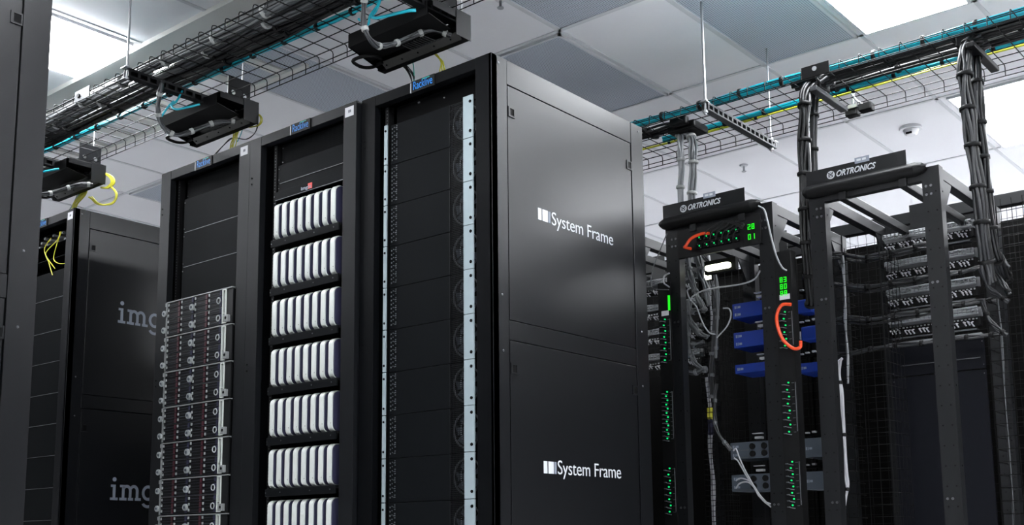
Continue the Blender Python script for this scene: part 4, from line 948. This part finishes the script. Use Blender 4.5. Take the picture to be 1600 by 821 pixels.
# vertical wire cage managers
def cage(x0, x1, Y0, Y1, z0, z1, lab, px_=.035, pz=.05):
    t = Thing('vertical_wire_cage', lab, 'cable cage', ((x0+x1)/2, (Y0+Y1)/2, z0), 'vertical wire cages')
    mb = MB(); r = .0018
    z = z0
    while z <= z1: mb.tube([(x0, Y1, z), (x0, Y0, z), (x1, Y0, z), (x1, Y1, z)], r, 4, caps=False); z += pz
    n = max(2, int((x1-x0)/px_))
    for i in range(n+1): x = x0+(x1-x0)*i/n; mb.tube([(x, Y0-.002, z0), (x, Y0-.002, z1)], r, 4)
    n = max(2, int((Y1-Y0)/px_))
    for i in range(n+1): y = Y0+(Y1-Y0)*i/n; mb.tube([(x1+.002, y, z0), (x1+.002, y, z1)], r, 4)
    t.part('wire_grid', mb, 'cage_paint'); return t
def vc(pxl, y0, y1, Y, R, m, lab, n=5, extra=None, seed=1, grp=None, tie=None):
    return bundle('vertical_cable_bundle', lab, 'cable bundle', px([(pxl[0]+(pxl[1]-pxl[0])*k/4+((k % 2)*2-1)*.8, y0+(y1-y0)*k/4) for k in range(5)], Y), R, n, m, grp=grp, seed=seed, extra=extra, tie=tie)
g = 'white cables behind vertical wire cages'
vc((1106, 1116), 590, 830, 5.75, .014, 'white_cable', 'white cables running down behind mesh, left of the knobbed devices', 5, seed=91, grp=g, extra=['light_grey_cable'])
single('yellow_cable_collar', 'small yellow collar on the white cables behind the mesh', 'cable collar', MB().tube([at(1109, 638, Y=5.73), at(1110, 655, Y=5.73)], .018, 8), 'yellow_cable')
single('blue_cable_collar', 'small blue collar on the white cables just under the yellow one', 'cable collar', MB().tube([at(1110, 657, Y=5.73), at(1111, 680, Y=5.73)], .017, 8), 'navy_shade')
vc((1108, 1112), 400, 520, 5.75, .010, 'white_cable', 'short white cables glinting behind the grey bundles', 4, seed=92, grp=g, extra=['light_grey_cable'])
vc((1317, 1326), 400, 600, 5.6, .010, 'light_grey_cable', 'upper pale cables behind mesh left of the patch panels', 4, seed=93, grp=g, extra=['dark_grey_cable'])
vc((1560, 1585), 470, 830, 5.6, .007, 'grey_cable', 'grey cables running down behind mesh at the far right', 4, seed=94, grp=g, extra=['dark_grey_cable'])
bundle('white_cable_bundle', 'long white cable trunk hanging low left of the bluish panels', 'cable bundle', px(((1316, 560), (1311, 568), (1312, 590), (1315, 620), (1319, 680), (1322, 740), (1324, 765), (1318, 790)), 5.35), .011, 5, 'white_cable', tie=.26, seed=95)
a, b = at(1102, 600, Y=5.72), at(1120, 600, Y=5.72)
cage(a.x-.02, b.x+.05, 5.71, 5.84, -.3, 1.45, 'wire cage over white cables left of the blue devices', .022, .03)
a, b = at(1308, 500, Y=5.5), at(1380, 500, Y=5.5)
cage(a.x, b.x, 5.5, 5.75, -.3, 1.52, 'wire cage between the two open frames, left of the patch panels', .05, .06)
a = at(1560, 500, Y=5.5)
cage(a.x-.05, a.x+.35, 5.5, 5.75, -.3, 1.62, 'wire cage at the far right edge', .05, .06)
# mesh partition with top rail and dark cabinets behind
single('partition_rail', 'dark top rail of the mesh partition behind the open frames', 'rail', MB().box(-4.6, .6, 6.30, 6.36, 1.815, 1.885), 'rail_paint', bevel=.004)
mb = MB(); r = .0013
for k in range(105): x = -4.6+.05*k; mb.tube([(x, 6.33, FL), (x, 6.33, 1.815)], r, 4)
z = FL+.05
while z < 1.8: mb.tube([(-4.6, 6.33, z), (.6, 6.33, z)], r, 4); z += .05
single('mesh_partition', 'black wire mesh partition behind the open frames', 'mesh partition', mb, 'cage_paint')
for i in range(6):
    x = -4.5+.76*i
    t = Thing('closed_cabinet', ['dark closed cabinet hidden behind the lettered cabinet', 'dark closed cabinet behind the left post of the open frame', 'dark closed cabinet behind the blue devices', 'dark closed cabinet behind the gap between the two frames', 'dark closed cabinet behind the patch panels', 'dark closed cabinet at the far right edge'][i], 'cabinet', (x+.38, 7.0, FL), 'dark cabinets behind the mesh partition')
    t.part('body', MB().box(x, x+.75, 6.55, 7.5, FL, 1.80), 'far_cabinet', bevel=.004)
    t.part('door', MB().box(x+.02, x+.73, 6.53, 6.55, FL+.06, 1.76), 'far_cabinet', bevel=.003)
    t.part('door_handle', MB().box(x+.66, x+.68, 6.51, 6.53, .5, .66), 'rail_paint')

# unseen cabinet rows, added to give the rack sides dark reflections
for i in range(5):
    y = -1.0+1.5*i
    t = Thing('closed_cabinet', 'unseen dark cabinet added along the right wall', 'cabinet', (3.5, y+.7, FL), 'unseen dark cabinets added along the right wall')
    t.part('body', MB().box(3.0, 4.1, y, y+1.45, FL, 1.66), 'far_cabinet'); t.part('door', MB().box(2.98, 3.0, y+.03, y+1.42, FL+.06, 1.62), 'far_cabinet')
for i in range(3):
    x = -7.2+.8*i
    t = Thing('closed_cabinet', 'unseen dark cabinet added beyond the near left cabinet', 'cabinet', (x+.4, 1.2, FL), 'unseen dark cabinets added beyond the near left cabinet')
    t.part('body', MB().box(x, x+.75, .65, 1.72, FL, 1.93), 'far_cabinet'); t.part('door', MB().box(x+.02, x+.73, 1.72, 1.735, FL+.06, 1.9), 'far_cabinet')

# lift everything so that the floor lies at z = 0
for o in C.objects:
    if o.parent is None: o.location.z += H
